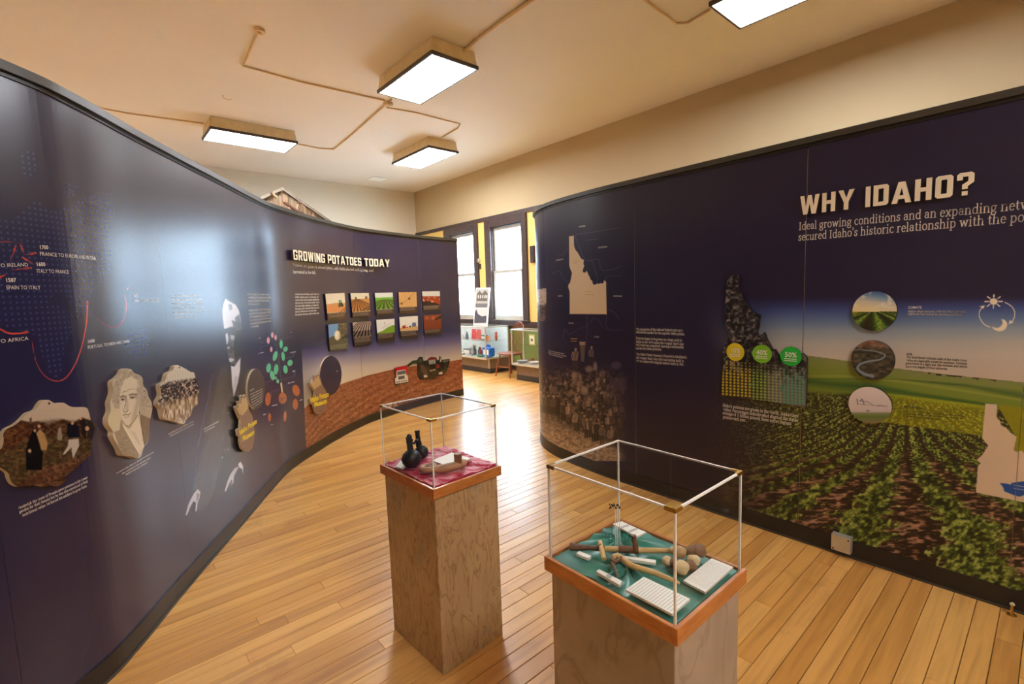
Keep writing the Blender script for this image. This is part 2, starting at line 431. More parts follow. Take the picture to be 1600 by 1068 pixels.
# ================================================================== LEFT PRINT
CL = Canvas(WL, 0.0, DS, NAVY)
def left_print(c):
    # dotted world map
    S, Z = np.meshgrid(c.S, c.Z); g = 0.0205
    u, v = (S/g) % 1-0.5, (Z/g) % 1-0.5
    dot = np.clip((0.24-np.hypot(u, v))/0.10, 0, 1).astype(np.float32)
    mask = np.zeros(c.PX.shape, np.float32)
    conts = [[(30,238),(52,232),(58,262),(44,285),(32,268)],
             [(-40,330),(20,345),(44,318),(60,312),(78,330),(110,322),(140,302),(172,298),(180,330),(172,360),(176,400),(168,432),(150,446),(136,470),(118,500),(112,470),(96,455),(70,470),(30,452),(-40,470)],
             [(-40,452),(10,462),(40,458),(72,470),(106,484),(112,520),(100,545),(98,575),(86,592),(74,580),(66,556),(58,525),(20,512),(-40,500)],
             [(120,452),(140,450),(138,478),(128,496),(122,478)], [(196,522),(226,514),(236,532),(228,556),(206,556),(194,540)],
             [(98,285),(122,292),(112,312),(98,304)]]
    for P in conts:
        P = np.array(P, np.float32); sl = c.sl(P[:,0].min(), P[:,1].min(), P[:,0].max(), P[:,1].max())
        if sl is None: continue
        X, Y = c.PX[sl], c.PY[sl]; ins = np.zeros(X.shape, bool)
        for i in range(len(P)):
            (x0, y0), (x1, y1) = P[i], P[(i+1) % len(P)]
            if y0 != y1: ins ^= ((Y < y0) != (Y < y1)) & (X < (x1-x0)*(Y-y0)/(y1-y0)+x0)
        mask[sl] = np.maximum(mask[sl], ins)
    c.img = c.img*(1-(mask*0.10)[..., None])+np.array((40, 60, 130), np.float32)*(mask*0.10)[..., None]
    a = (dot*mask*0.75)[..., None]; c.img = c.img*(1-a)+np.array((74, 84, 140), np.float32)*a
    red = (224, 78, 64)
    def arrow(tip, d, L, wd):
        d = np.array(d, float); d /= np.linalg.norm(d); n = np.array((-d[1], d[0])); t = np.array(tip, float)
        c.poly([tuple(t), tuple(t-d*L+n*wd), tuple(t-d*L*0.8), tuple(t-d*L-n*wd)], red, f=0.5)
    big = catmull([(50.2,528),(52.4,548),(58.4,570),(70.4,587),(86.9,595),(102,590.5),(115.4,573),(125.8,548),(131.8,524),(135.6,500),(136.6,476)], 6)
    c.stroke(big, 0.5, 2.6, red); arrow((136.7, 467), (0.02, -1), 8, 2.2)
    c.stroke(catmull([(145.2,487.3),(158.6,502.8),(175,511),(187.5,507),(195.7,492.5),(197.4,476),(195.3,461.5)], 6), 0.4, 1.8, red)
    arrow((202, 448), (0.5, -0.6), 7, 1.9)
    c.stroke(catmull([(-40,500),(0,514),(9,518.7),(21,521),(38,519.4)], 6), 2.4, 2.6, red); arrow((47, 518.2), (1, -0.1), 9, 2.6)
    c.stroke([(-40,378),(0,377.5),(20,377.6),(35,379.5)], 1.6, 0.5, red)
    for a0, b0 in (((15.5,407),(24.7,384)), ((38,396.7),(32,383.3)), ((40,397.7),(56.6,395)), ((52.5,413),(35,401.8)), ((19.6,421.4),(49.4,417.9)), ((-12,438),(7,429.6))):
        c.stroke([a0, ((a0[0]+b0[0])/2+1.2, (a0[1]+b0[1])/2), b0], 0.7, 2.0, red); arrow(b0, (b0[0]-a0[0], b0[1]-a0[1]), 9, 2.4)
    # ---- portrait of a standing man in a dark suit
    k = lambda pts: crop(pts, 280, 440, 5.34)
    def soft(pts, g, a=1.0, f=1.2): c.poly(pts, (g, g, int(g*1.04)), a, f)
    soft(k([(340,720),(430,690),(520,660),(600,720),(640,900),(620,1400),(560,1700),(330,1800),(150,1900),(120,1700),(200,1400),(260,1000),(300,800)]), 58, 0.85, 5)
    c.poly([(342,575),(352,570),(357,640),(350,700),(338,760),(322,800),(303,800),(312,730),(325,660)], (96,94,98), 0.45, 5)
    # hair and head
    soft(k([(385,135),(440,165),(490,210),(510,280),(522,360),(515,500),(512,630),(470,690),(430,690),(410,640),(395,540),(380,400),(362,300),(358,230)]), 92, 1, 1.5)
    soft(k([(385,137),(415,160),(470,190),(500,240),(515,340),(470,330),(440,320),(450,370),(374,395),(362,300),(358,230),(368,180)]), 226, 1, 1.2)
    soft(k([(410,185),(440,190),(445,230),(420,240)]), 120, 0.6, 1.0)
    soft(k([(465,300),(500,270),(520,350),(515,420),(480,400)]), 84, 0.9, 1.2)
    soft(k([(376,395),(470,380),(475,440),(440,450),(385,425)]), 58, 0.75, 0.9)      # brow shadow
    soft(k([(384,440),(402,420),(412,470),(404,520),(396,520)]), 215, 0.9, 0.7)      # nose bridge
    soft(k([(425,440),(468,450),(455,485),(432,480)]), 200, 0.8, 0.8)               # cheek light
    soft(k([(400,520),(430,500),(450,560),(440,600),(410,590)]), 60, 0.6, 0.9)
    soft(k([(402,545),(420,540),(420,556),(404,560)]), 190, 0.8, 0.6)
    soft(k([(412,640),(440,635),(462,650),(440,668),(420,668)]), 205, 0.85, 0.8)     # chin
    soft(k([(470,420),(522,400),(515,620),(470,660),(455,560)]), 34, 0.85, 2.0)
    # shirt, lapels
    soft(k([(432,700),(460,706),(512,632),(508,740),(490,840),(455,960),(440,860)]), 214, 1, 0.8)
    soft(k([(462,790),(492,790),(480,880),(456,955),(448,900)]), 170, 0.6, 0.7)
    soft(k([(330,740),(420,700),(438,860),(455,965),(470,1100),(380,1300),(300,1200),(262,1060),(300,860)]), 70, 0.55, 2.5)
    for i in range(60):
        x = random.uniform(316, 352); y = random.uniform(585, 700)
        c.stroke([(x, y), (x-1.5, y+9)], 1.0, 0.6, (104, 104, 106), 0.28, 1.0)
    c.stroke([(331,585),(326,620),(317,660),(309,700),(306,740),(303,765)], 2.0, 3.0, (120,118,122), 0.5, 2.0)
    for x, y in ((356.5, 645), (347.5, 714), (357, 702)): c.ell(x, y, 0.8, 1.4, (190,188,186))
    # hands
    j = lambda pts: crop(pts, 260, 620, 5.34)
    soft(j([(262,765),(285,790),(278,840),(262,880),(252,950),(240,955),(246,880),(225,870),(200,920),(170,990),(158,985),(180,900),(205,845),(230,800)]), 205, 0.95, 0.8)
    soft(j([(255,800),(275,810),(262,860),(250,870)]), 120, 0.7, 0.8)
    soft(j([(595,560),(620,535),(640,575),(640,650),(630,600),(610,590)]), 225, 0.95, 0.7)
    soft(j([(610,575),(590,610),(565,660),(560,720),(550,730),(545,690),(525,720),(495,790),(486,782),(510,700),(535,640),(570,590)]), 200, 0.95, 0.8)
    c.stroke(j([(440,880),(395,960),(355,1068)]), 0.8, 0.4, (110,108,112), 0.5, 1.2)
    # ---- potato plant diagram
    p = lambda pts: crop(pts, 380, 500, 5.933)
    stem = (70, 92, 96)
    c.stroke(p([(355,585),(345,480),(335,400),(330,320),(310,250),(275,195),(240,190)]), 1.0, 0.5, stem)
    for q in ([(335,330),(360,260),(390,270)], [(345,470),(380,390),(430,390)], [(345,480),(300,400),(240,420)], [(335,400),(300,330)]): c.stroke(p(q), 0.6, 0.5, stem)
    leaf = (98, 196, 148)
    for x, y, rx, ry, ro in ((352,222,15,40,0),(392,268,20,26,.4),(296,332,20,48,.25),(370,335,16,44,-.1),(434,395,24,30,.3),(236,442,22,44,.1),(305,455,21,50,.1),(392,455,20,40,-.1),(270,512,22,46,-.2),(302,535,11,14,0),(320,565,12,20,0)):
        c.ell(380+x/5.933, 500+y/5.933, rx/5.933, ry/5.933, leaf, 1, 0.45, ro); c.stroke(p([(x, y-ry*.7), (x, y+ry*.7)]), .4, .3, (64,150,110))
    for x, y, rx, ry in ((233,187,14,32),(270,138,13,28),(300,160,12,26),(260,270,12,26)): c.ell(380+x/5.933, 500+y/5.933, rx/5.933, ry/5.933, (224,160,168), 1, .45)
    c.stroke(p([(352,585),(362,670)]), 2.6, 2.2, (220,196,140))
    for x, y, rx, ry, ro in ((365,722,37,54,0),(230,730,26,64,.08),(490,650,33,54,-.25),(484,778,25,52,0),(245,900,15,42,0),(388,890,13,50,.05)):
        c.ell(380+x/5.933, 500+y/5.933, rx/5.933, ry/5.933, (176,98,62), 1, .45, ro)
        for _ in range(5): c.ell(380+(x+random.uniform(-.5,.5)*rx)/5.933, 500+(y+random.uniform(-.6,.6)*ry)/5.933, .5, .5, (140,74,46), .8, .4)
    for i in range(16):
        a = random.uniform(0, 6.28); r = random.uniform(60, 150); x, y = 365, 722
        q = [(x, y)]
        for st in range(4): x += math.cos(a)*r/4; y += abs(math.sin(a))*r/3.2-8; a += random.uniform(-.7,.7); q.append((x, y))
        c.stroke(p(q), .5, .3, (88,78,84), .8)
    for q in ([(160,212),(215,205)], [(160,250),(250,228)], [(160,250),(160,285)], [(325,185),(450,155),(450,125)], [(395,355),(468,335),(468,305)], [(345,555),(480,515),(480,475)], [(190,582),(270,555)], [(365,610),(440,585)], [(510,750),(545,738)], [(330,640),(260,665),(265,720)], [(270,800),(320,775)], [(190,880),(240,850)]):
        c.stroke(p(q), .45, .45, (150,146,150), .8, .4)
    for x, y, L in ((157,165,22),(168,302,46),(447,112,22),(463,296,48),(475,470,36),(445,577,68),(292,788,50),(200,872,28),(270,966,30),(538,738,24),(190,535,8)):
        for i in range(int(L/6)):
            if random.random() < .85: c.stroke(p([(x-L/2+i*6, y-(i*6-L/2)*.22), (x-L/2+i*6+4.5, y-(i*6+4-L/2)*.22)]), 1.2, 1.2, (206,202,204), .85, .5)
    # ---- field under a fading sky on the last panels
    def field(X, Y):
        edge = 463+(Y-360)*0.045
        yh = np.interp(X, [470,476,500,535,575,615,660,690,722], [641,637,617,599,586,576.5,570,566,561])
        sky = np.interp(Y+(X-600)*0.10, [500,528,552,580,610,640], [0,0.10,0.50,0.85,1.0,1.0])
        left = sstep(470, 520, X)*0.25+0.75
        c_s = grad(sky, [(0, NAVY), (0.35, (96,88,132)), (0.7, (190,176,166)), (1, (222,206,172))])
        v = np.maximum(Y-yh, 0)
        n = fbm(X*0.25+v*.15, Y*0.45, 4, 3); n2 = fbm(X*.07, Y*.2, 3, 9); n3 = vnoise(X*.9, Y*1.1, 5)
        rows = np.sin((X*0.35+v*1.05)*0.55+n2*3)*0.5+0.5
        so = grad(np.clip(0.25+0.5*n+0.18*(rows-.5)*sstep(2, 40, v)+(n3-.5)*.35*sstep(8, 45, v), 0, 1), [(0, (88,42,26)), (0.45, (142,80,54)), (0.7, (176,110,76)), (1, (214,158,120))])
        so = so*(1-0.12*sstep(40, 120, v))[..., None]
        col = np.where((Y > yh)[..., None], so, c_s)
        a = sstep(-0.4, 0.4, X-edge)*sstep(480, 540, Y+(X-600)*.10)
        return a*np.where(Y > yh, 1, left), col
    c.func((455, 470, 735, 760), field)
left_print(CL)

# ================================================================== RIGHT PRINT
CRT = Canvas(WR, 0.0, DS, NAVY_R)
IDAHO = [(155,155),(195,148),(198,235),(205,258),(215,275),(226,286),(240,310),(252,332),(262,345),(280,350),(276,385),(283,400),(270,440),(275,455),(290,458),(302,440),(320,480),(330,498),(335,515),(350,525),(352,540),(358,555),(372,560),(380,552),(395,548),(402,552),(420,545),(440,548),(446,528),(452,520),(465,540),(470,805),(160,803),(160,620),(148,575),(152,555),(165,540),(180,460),(165,425),(157,400)]
def right_print(c):
    yhor = lambda X: np.interp(X, [1090,1128,1180,1261,1300,1398,1487,1600,1800], [538,549,552,555,560,575,585.6,597,622])
    def scene(X, Y):
        yh = yhor(X); t = Y+(X-1350)*0.012
        sky = grad(t, [(458, NAVY_R), (470, (46,48,92)), (484, (66,84,140)), (500, (98,122,160)), (516, (142,156,170)), (535, (178,178,172)), (556, (196,186,172)), (600, (198,180,160))])
        v = np.maximum(Y-yh, 0)
        # distant bands
        n = fbm(X*.06, Y*.3, 3, 4); base = grad(np.clip(v/60+(n-.5)*.25, 0, 1), [(0, (132,136,88)), (.2, (126,138,64)), (.5, (118,136,50)), (1, (110,128,44))])
        def band(y0f, th, col, a0):
            nonlocal base
            a = np.clip(1-np.abs(Y-y0f)/th, 0, 1)*a0; base = base*(1-a[..., None])+np.array(col, np.float32)*a[..., None]
        band(np.interp(X, [1240,1300,1358,1440,1600], [592,600,604,617,640]), np.interp(X, [1240,1340,1440,1600], [9,10,5,3]), (58,92,40), .95)
        band(np.interp(X, [1400,1510,1600], [592,602,618]), np.interp(X, [1400,1520,1600], [1,4,9]), (64,92,44), .8)
        band(np.interp(X, [1240,1320,1420,1600], [588,587,597,625]), 3, (160,164,70), .6)
        # ploughed rows
        ytop = np.interp(X, [1100,1250,1300,1380,1440,1541,1600,1800], [596,608,611,613,621,634,640,660])
        sp = np.interp(Y, [600,612,640,672,700,728,760,820,900,960], [3.0,5,10,17,27,48,86,168,276,350])
        wob = (fbm(X/np.maximum(sp,6)*1.1, Y/np.maximum(sp,6)*1.6, 3, 21)-.5)
        ph = (X-1417+wob*sp*0.55)/sp
        prof = -np.cos(2*np.pi*ph)
        near = sstep(680, 760, Y)
        lf = 0.62*(1-near)+near*.20; leafn = np.where(near > .5, fbm(X*.17+Y*.05, Y*.21, 4, 31), fbm(X*.42, Y*.5, 3, 31)); leafn = np.clip((leafn-.5)*1.35+.5, 0, 1); clod = fbm(X*.10, Y*.32, 4, 41)
        bush = np.clip((prof*(1+.25*near)+(leafn-.5)*(1.0+near*.5)+np.where(near > .5, .05, .25))*2.6+.5, 0, 1)
        gcol = grad(np.clip(leafn*1.5-.28+.12*np.sin(2*np.pi*ph+1), 0, 1), [(0, (24,30,12)), (.3, (62,76,28)), (.6, (116,134,52)), (1, (184,194,104))])
        scol = grad(np.clip((clod-.42)*2.6*near+.25-np.clip(np.sin(2*np.pi*ph)*.35, 0, 1)*near, 0, 1), [(0, (34,22,18)), (.4, (64,44,34)), (.7, (132,98,76)), (1, (184,146,118))])
        rows = gcol*bush[..., None]+scol*(1-bush[..., None])
        rows = rows*(1-0.06*near)[..., None]
        ra = sstep(0, 8, Y-ytop)
        land = base*(1-ra[..., None])+rows*ra[..., None]
        # tree line specks
        tr = (np.abs(Y-yh) < 1.5+2*vnoise(X*.3, X*0, 5))*sstep(1450, 1500, X)*(vnoise(X*.12, X*0, 8) > .5)
        land = np.where(tr[..., None] > 0, np.array((70,66,46), np.float32), land)
        col = np.where((Y > yh)[..., None], land, sky)
        dark = sstep(1090, 1235, X+np.clip((Y-700)*.25, 0, 40)+(fbm(X*.02, Y*.02, 2, 2)-.5)*30)
        a = dark*sstep(458, 474, Y)
        return a, col
    c.func((1085, 440, 1900, 1100), scene)
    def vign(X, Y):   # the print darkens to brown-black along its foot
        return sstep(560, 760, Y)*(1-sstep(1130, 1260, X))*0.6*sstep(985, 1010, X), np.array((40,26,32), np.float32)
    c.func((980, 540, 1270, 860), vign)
    # translucent yellow-green strip
    c.poly([(1384,613.7),(1545,634),(1545,682),(1480,673),(1376,659)], (196,196,28), .5, .6)
    # second state map with green neighbour and blue plain
    q = lambda pts: crop(pts, 1500, 620, 5.93)
    c.poly(q([(345,68),(900,130),(900,600),(560,520),(500,500),(520,380)]), (140,136,24), .95, .5)
    c.poly(q([(235,60),(345,68),(340,185),(375,230),(380,262),(430,285),(465,325),(500,350),(525,370),(505,460),(500,490),(520,510),(560,495),(585,505),(620,570),(660,640),(700,660),(760,640),(800,650),(820,1020),(590,975),(148,885),(165,640),(190,612),(155,585),(210,530),(260,450),(205,380)]), (214,190,160), 1, .5)
    c.poly(q([(370,797),(420,800),(470,810),(480,795),(590,780),(800,770),(800,900),(600,905),(550,922),(500,908),(410,872),(400,835)]), (24,76,150), 1, .5)
    for y in (815, 845):
        for i in range(9): c.stroke(q([(500+i*18, y+i*3), (512+i*18, y+2+i*3)]), 1.2, 1.2, (190,200,220), .9, .5)
    # sun and moon dial
    d = lambda pts: crop(pts, 1490, 450, 11.86); cw = (238,226,198)
    c.ell(1490+742/11.86, 450+247/11.86, 6.4, 5.2, cw)
    for (a0, b0) in (((747,120),(745,165)), ((865,158),(820,190)), ((905,244),(838,244)), ((855,336),(812,302)), ((737,372),(738,322)), ((622,336),(668,302)), ((580,246),(645,246)), ((630,158),(678,192))):
        c.stroke(d([a0, b0]), 1.9, 1.9, cw)
    c.stroke(catmull(d([(950,262),(1040,310),(1110,385),(1135,470),(1120,550),(1090,610)]), 6), 1.5, 1.5, cw)
    c.poly(d([(1115,632),(1040,590),(1018,668)]), cw)
    c.stroke(catmull(d([(668,720),(570,670),(500,580),(472,490),(490,410),(525,365)]), 6), 1.5, 1.5, cw)
    c.poly(d([(580,315),(480,338),(556,382)]), cw)
    c.poly(catmull(d([(705,708),(780,735),(850,722),(900,670),(905,620),(888,572),(945,590),(988,640),(990,700),(950,765),(870,798),(790,785),(740,755),(705,708)]), 5), cw)
    # first state map, thin border lines
    e = lambda pts: crop(pts, 860, 340, 5.342); ln = (116,104,150)
    for pts in ([(210,142),(400,112),(585,82)], [(205,150),(240,240),(265,310),(290,350)], [(300,355),(340,355),(400,348),(425,430),(480,440),(540,425),(595,402)], [(345,358),(375,440),(390,500),(388,545)], [(468,560),(470,492),(595,488)], [(15,468),(80,445),(100,500),(150,545)], [(60,300),(100,312),(140,258)], [(304,806),(302,1068)], [(470,806),(472,925),(600,936)], [(488,765),(540,800),(570,850)], [(105,1000),(122,930),(160,975),(230,930),(310,900),(358,842),(405,855),(435,915)], [(295,188),(400,175)]):
        c.stroke(catmull(e(pts), 6) if len(pts) > 2 else e(pts), .8, .6, ln, .75)
    c.poly(e(IDAHO), (222,200,164), 1, .5)
    for x, y, n in ((215,360,6), (208,378,4), (320,615,6), (325,640,9)):
        for i in range(n): c.stroke(e([(x-n*4+i*9, y), (x-n*4+i*9+6, y)]), 1.1, 1.1, (206,178,96), .9)
    for x, y, n in ((195,1008,6), (195,1028,5)):
        for i in range(n): c.stroke(e([(x-n*4+i*9, y), (x-n*4+i*9+6, y+1)]), 1.2, 1.2, (198,158,70), .9)
    # ---- crowd gathered round a steam engine, old photograph
    rr = random.Random(5)
    def ground(X, Y):
        n = fbm(X*.3, Y*.5, 4, 6); yl = np.interp(X, [836,870,900,940,970,985], [640,645,668,690,705,715])
        a = (sstep(yl-10, yl+6, Y)*.95+sstep(600, 640, Y)*.2)*(1-sstep(955, 985, X))
        return a, grad(n, [(.2, (120,98,80)), (.5, (186,158,128)), (.8, (214,190,156))])
    c.func((836, 590, 990, 720), ground)
    def smoky(X, Y):
        n = fbm(X*.22, Y*.3, 4, 8); a = sstep(560, 600, Y)*(1-sstep(935, 985, X))*(1-sstep(650, 700, Y+ (900-X)*.35))*.9
        return a, grad(n, [(.25, (34,28,30)), (.5, (78,66,62)), (.75, (140,118,102))])
    c.func((836, 555, 990, 710), smoky)
    g = lambda x, y: (840+x/5.34, 520+y/5.34)
    # engine chimney and standing leaders
    c.poly([g(352,95), g(398,95), g(388,240), g(362,240)], (96,84,84), .95, .6); c.poly([g(348,72), g(400,72), g(396,100), g(352,100)], (176,150,128), .9, .6)
    c.ell(*g(335, 390), 9, 12, (150,126,108), .7, 2); c.ell(*g(655,270), 8, 6, (84,76,100), .8, 1.2); c.poly([g(600,370), g(740,370), g(740,480), g(590,480)], (78,66,84), .7, 2)
    def man(x, y, h, tone, hat=None, fade=1.0):
        wd = h*rr.uniform(.11, .15); lt = tuple(min(255, v*1.45+14) for v in tone); dk = tuple(v*.55 for v in tone); ln = rr.uniform(-.06, .06)*h
        c.poly([(x-wd*.75, y-h*.48), (x-wd*.1, y-h*.5), (x-wd*.15, y), (x-wd*.8, y)], dk, .9*fade, .5); c.poly([(x+wd*.1, y-h*.5), (x+wd*.75, y-h*.48), (x+wd*.8, y), (x+wd*.2, y)], dk, .9*fade, .5)
        c.poly([(x-wd*.5+ln, y-h*.84), (x+wd*.5+ln, y-h*.84), (x+wd+ln, y-h*.76), (x+wd*.8, y-h*.42), (x-wd*.8, y-h*.42), (x-wd+ln, y-h*.76)], tone, .95*fade, .5)
        c.stroke([(x-wd*.95+ln, y-h*.78), (x-wd*1.15, y-h*.6), (x-wd*.8, y-h*.45)], h*.05, h*.04, lt, .55*fade, .4)
        c.stroke([(x+wd*.2+ln, y-h*.8), (x+wd*.1, y-h*.5)], h*.04, h*.03, lt if rr.random() < .5 else dk, .6*fade, .4)
        c.ell(x+ln, y-h*.90, h*.05, h*.065, rr.choice([(150,122,104),(120,98,84),(172,146,124)]), .95*fade, .4)
        hc = hat or rr.choice([(44,36,38),(60,50,50),(96,82,74),(176,152,130)])
        c.poly([(x-h*.085+ln, y-h*.94), (x+h*.085+ln, y-h*.94), (x+h*.05+ln, y-h*.97), (x+h*.045+ln, y-h*1.02), (x-h*.045+ln, y-h*1.02), (x-h*.05+ln, y-h*.97)], hc, .95*fade, .4)
    man(g(312,300)[0], g(312,310)[1], 36, (118,100,90), (70,60,58)); man(g(450,250)[0], g(450,262)[1], 28, (96,82,78), (150,130,116))
    for x, y, rx, ry, col in ((300,350,3.5,6,(168,146,124)), (430,300,6,5,(150,128,112)), (480,280,3,7,(170,150,132)), (540,340,5,6,(120,104,98)), (300,490,8,4,(160,138,118)), (390,480,6,7,(176,154,132)), (330,540,4,10,(186,164,140)), (150,470,3,8,(120,102,92)), (560,500,7,3,(140,122,112)), (480,580,4,6,(168,148,130))):
        c.ell(*g(x, y), rx, ry, col, .75, 1.6)
    for i in range(170):
        dpt = (i/170)**.9; x = rr.uniform(842, 976); y0 = 574+dpt*112
        yl = np.interp(x, [836,870,900,940,976], [640,648,672,694,702])
        y = min(y0+14, yl+rr.uniform(-3, 3)); h = 11+dpt*21
        tn = rr.choice([(40,33,36),(52,44,44),(66,56,54),(84,72,66),(110,94,84),(150,130,112)])
        fade = float(1-0.85*sstep(935, 980, x))
        man(x, y, h, tn, None, fade)
    for i in range(70):
        x = rr.uniform(838, 915); y = rr.uniform(665, 712)
        c.stroke([(x, y), (x+rr.uniform(-3, 3), y-rr.uniform(3, 10))], .7, .3, (98,80,66) if rr.random() < .6 else (222,200,168), .6)
    # sepia picture wrapping round the end
    def strip(X, Y):
        n = fbm(X*.5, Y*.35, 3, 12); sk = 1-sstep(470, 480, Y)
        return (X < 853.5)*(Y > np.interp(X, [838,853], [452,450]))*(Y < 501)*.95, grad(np.clip(n-.15+sk*.5, 0, 1), [(.1, (40,30,32)), (.5, (120,98,88)), (.8, (200,180,160))])
    c.func((836, 445, 856, 504), strip)
right_print(CRT)
# ================================================================== RAISED BOARDS (their own prints)
TB = 0.018
OL = Canvas(WL, TB, DS, (60, 48, 44))
B6 = lambda pts: crop(pts, 440, 360, 5.341)
PH_Q = [[(365,528),(525,520),(540,738),(386,750)], [(575,522),(728,520),(744,716),(594,726)], [(777,520),(927,517),(938,696),(795,708)], [(975,515),(1125,512),(1131,684),(985,691)], [(1172,508),(1320,505),(1326,660),(1182,668)],
        [(388,785),(545,770),(557,985),(402,1006)], [(592,768),(745,755),(753,946),(608,966)], [(790,745),(942,735),(946,916),(803,932)], [(982,722),(1137,712),(1139,892),(995,902)], [(1183,708),(1330,700),(1334,860),(1192,871)]]
PH_F = [.72,.76,.74,.70,.76,.76,.62,.60,.64,.72]     # share of each board taken by its picture
def left_boards(c):
    R = random.Random(3)
    for qd, fr, k in zip(PH_Q, PH_F, range(10)):
        q = [np.array(v) for v in B6(qd)]
        def at(u, v): return tuple((q[0]*(1-u)+q[1]*u)*(1-v)+(q[3]*(1-u)+q[2]*u)*v)
        def poly(pts, col, a=1, f=.5): c.poly([at(u, v*fr) for u, v in pts], col, a, f)
        full = [(-.1,-.1),(1.1,-.1),(1.1,1.02),(-.1,1.02)]
        c.poly([at(-.1,-.1), at(1.1,-.1), at(1.1,1.1), at(-.1,1.1)], (62,44,40))
        sky = (216,206,178)
        if k == 0:
            poly(full, sky); poly([(-.1,.56),(.5,.5),(1.1,.54),(1.1,1),(-.1,1)], (196,140,92)); poly([(-.1,.62),(1.1,.6),(1.1,1),(-.1,1)], (204,134,80)); poly([(.66,.38),(.78,.36),(.84,.55),(.86,.7),(.66,.7)], (28,70,44)); poly([(.7,.4),(.77,.4),(.77,.5),(.7,.5)], (150,170,150)); poly([(.63,.58),(.7,.56),(.7,.74),(.63,.72)], (24,24,22)); poly([(.8,.58),(.88,.58),(.88,.72),(.8,.72)], (24,24,22))
        elif k == 1:
            poly(full, sky); poly([(-.1,.34),(1.1,.30),(1.1,1),(-.1,1)], (176,116,62))
            for i in range(14): x = -.6+i*.16; poly([(.25+x*.1,.34),(.27+x*.1,.34),(x*1.2+.08,1),(x*1.2,1)], (84,48,26), .85, .4)
            poly([(.4,.34),(1.1,.32),(1.1,.62)], (204,150,92), .6); poly([(.2,.22),(.28,.22),(.28,.36),(.2,.36)], (96,74,40)); poly([(.75,.2),(.88,.18),(.88,.32),(.75,.34)], (110,80,40))
        elif k == 2:
            poly(full, (212,216,206)); poly([(-.1,.30),(1.1,.30),(1.1,1),(-.1,1)], (92,150,44))
            for i in range(11): x = -.7+i*.24; poly([(.48+x*.06,.34),(.5+x*.06,.34),(x*1.3+.14,1),(x*1.3,1)], (70,60,34), .9, .4)
            poly([(-.1,.28),(1.1,.28),(1.1,.42),(-.1,.42)], (120,186,70), .7)
        elif k == 3:
            poly(full, (206,158,98))
            for i in range(8): poly([(i*.14,0),(i*.14+.03,0),(i*.14-.3,1),(i*.14-.34,1)], (182,132,78), .5, .4)
            c.stroke([at(.12,.55), at(.5,.36), at(.9,.0)], .6, .6, (120,80,50), .8); c.ell(*at(.58,.31), 1.6, 1.8, (70,52,40)); c.ell(*at(.14,.54), 1.5, 1.6, (90,60,44))
        elif k == 4:
            poly(full, (206,200,190)); poly([(-.1,.32),(1.1,.36),(1.1,1),(-.1,1)], (150,62,36)); poly([(-.1,.6),(.5,.72),(1.1,1.0),(-.1,1)], (34,26,34))
            for i in range(26): c.ell(*at(R.random(), fr*R.uniform(.4,.75)), R.uniform(.8,1.9), R.uniform(.7,1.4), R.choice([(196,90,56),(226,140,104),(130,46,28)]), .9)
        elif k == 5:
            poly([(-.1,-.1),(1.1,-.1),(1.1,1.4),(-.1,1.4)], (96,86,66))
            poly([(-.1,-.1),(.55,-.1),(.45,.5),(-.1,.7)], (104,146,186)); c.ell(*at(.45,.44), 4.8, 7.5, (222,206,168)); c.ell(*at(.42,.40), 2.4, 4.2, (240,228,196), .8, 1.5)
            for i in range(60): c.ell(*at(R.uniform(.5,1), R.uniform(0,.75)), .7, .7, R.choice([(60,56,40),(140,124,92),(80,78,52)]), .8)
        elif k == 6:
            poly(full, (170,150,134))
            for i in range(14): x = -.5+i*.16; poly([(.5+x*.5,.0),(.54+x*.5,.0),(x*1.3+.06,1),(x*1.3-.05,1)], (44,32,34), .9, .4)
            poly([(-.1,.62),(1.1,.6),(1.1,1),(-.1,1)], (40,30,30), .5)
        elif k == 7:
            poly(full, (214,212,204)); poly([(-.1,1),(.3,.86),(.6,.62),(.85,.50),(1.1,.48),(1.1,1.05),(-.1,1.05)], (112,146,44)); c.stroke([at(.3,.4), at(.55,.28), at(.8,.2)], .6, .6, (150,150,150)); poly([(.42,.2),(.46,.2),(.46,.4),(.42,.4)], (150,150,150))
        elif k == 8:
            poly(full, (218,214,200)); poly([(-.1,.78),(1.1,.74),(1.1,1),(-.1,1)], (206,160,100)); poly([(.12,.66),(.3,.6),(.44,.66),(.44,.8),(.12,.84)], (150,60,40)); poly([(.3,.62),(.66,.56),(.66,.72),(.3,.76)], (216,206,190)); poly([(.68,.46),(.88,.46),(.9,.74),(.66,.76)], (96,104,130)); poly([(.52,.68),(.6,.68),(.6,.78),(.52,.78)], (40,40,36))
        else:
            poly(full, (126,60,38)); c.ell(*at(.2,.14), 3, 2.6, (166,80,50)); c.ell(*at(.55,.16), 3.4, 2.8, (176,86,56)); c.ell(*at(.8,.2), 3, 2.4, (150,70,44)); poly([(.6,.3),(1.1,0),(1.1,.2),(.7,.4)], (40,28,26))
        # caption lines under the picture
        for r_ in range(4 if fr < .7 else 3):
            v = fr+.05+r_*.055
            u = .06
            while u < .86:
                du = R.uniform(.05, .13); c.stroke([at(u, v), at(u+du, v-.004)], .6, .6, (176,160,140), .8, .4); u += du+.03
    # ---- cut-out 1, painted field scene
    p = lambda pts: crop(pts, 0, 600, 4.854)
    c.poly(rects(-60, 600, 165, 775), (196,180,160))
    c.poly(p([(-100,360),(60,330),(150,270),(235,290),(290,280),(380,305),(430,280),(480,265),(560,290),(620,250),(760,300),(760,900),(-100,900)]), (74,46,32), 1, 1.2)
    c.poly(p([(-100,420),(40,350),(170,300),(260,330),(230,470),(60,560),(-100,560)]), (104,54,32), .8, 2.5)
    c.poly(p([(-60,560),(200,420),(520,380),(720,430),(700,560),(400,640),(100,760)]), (84,72,44), .9, 2)
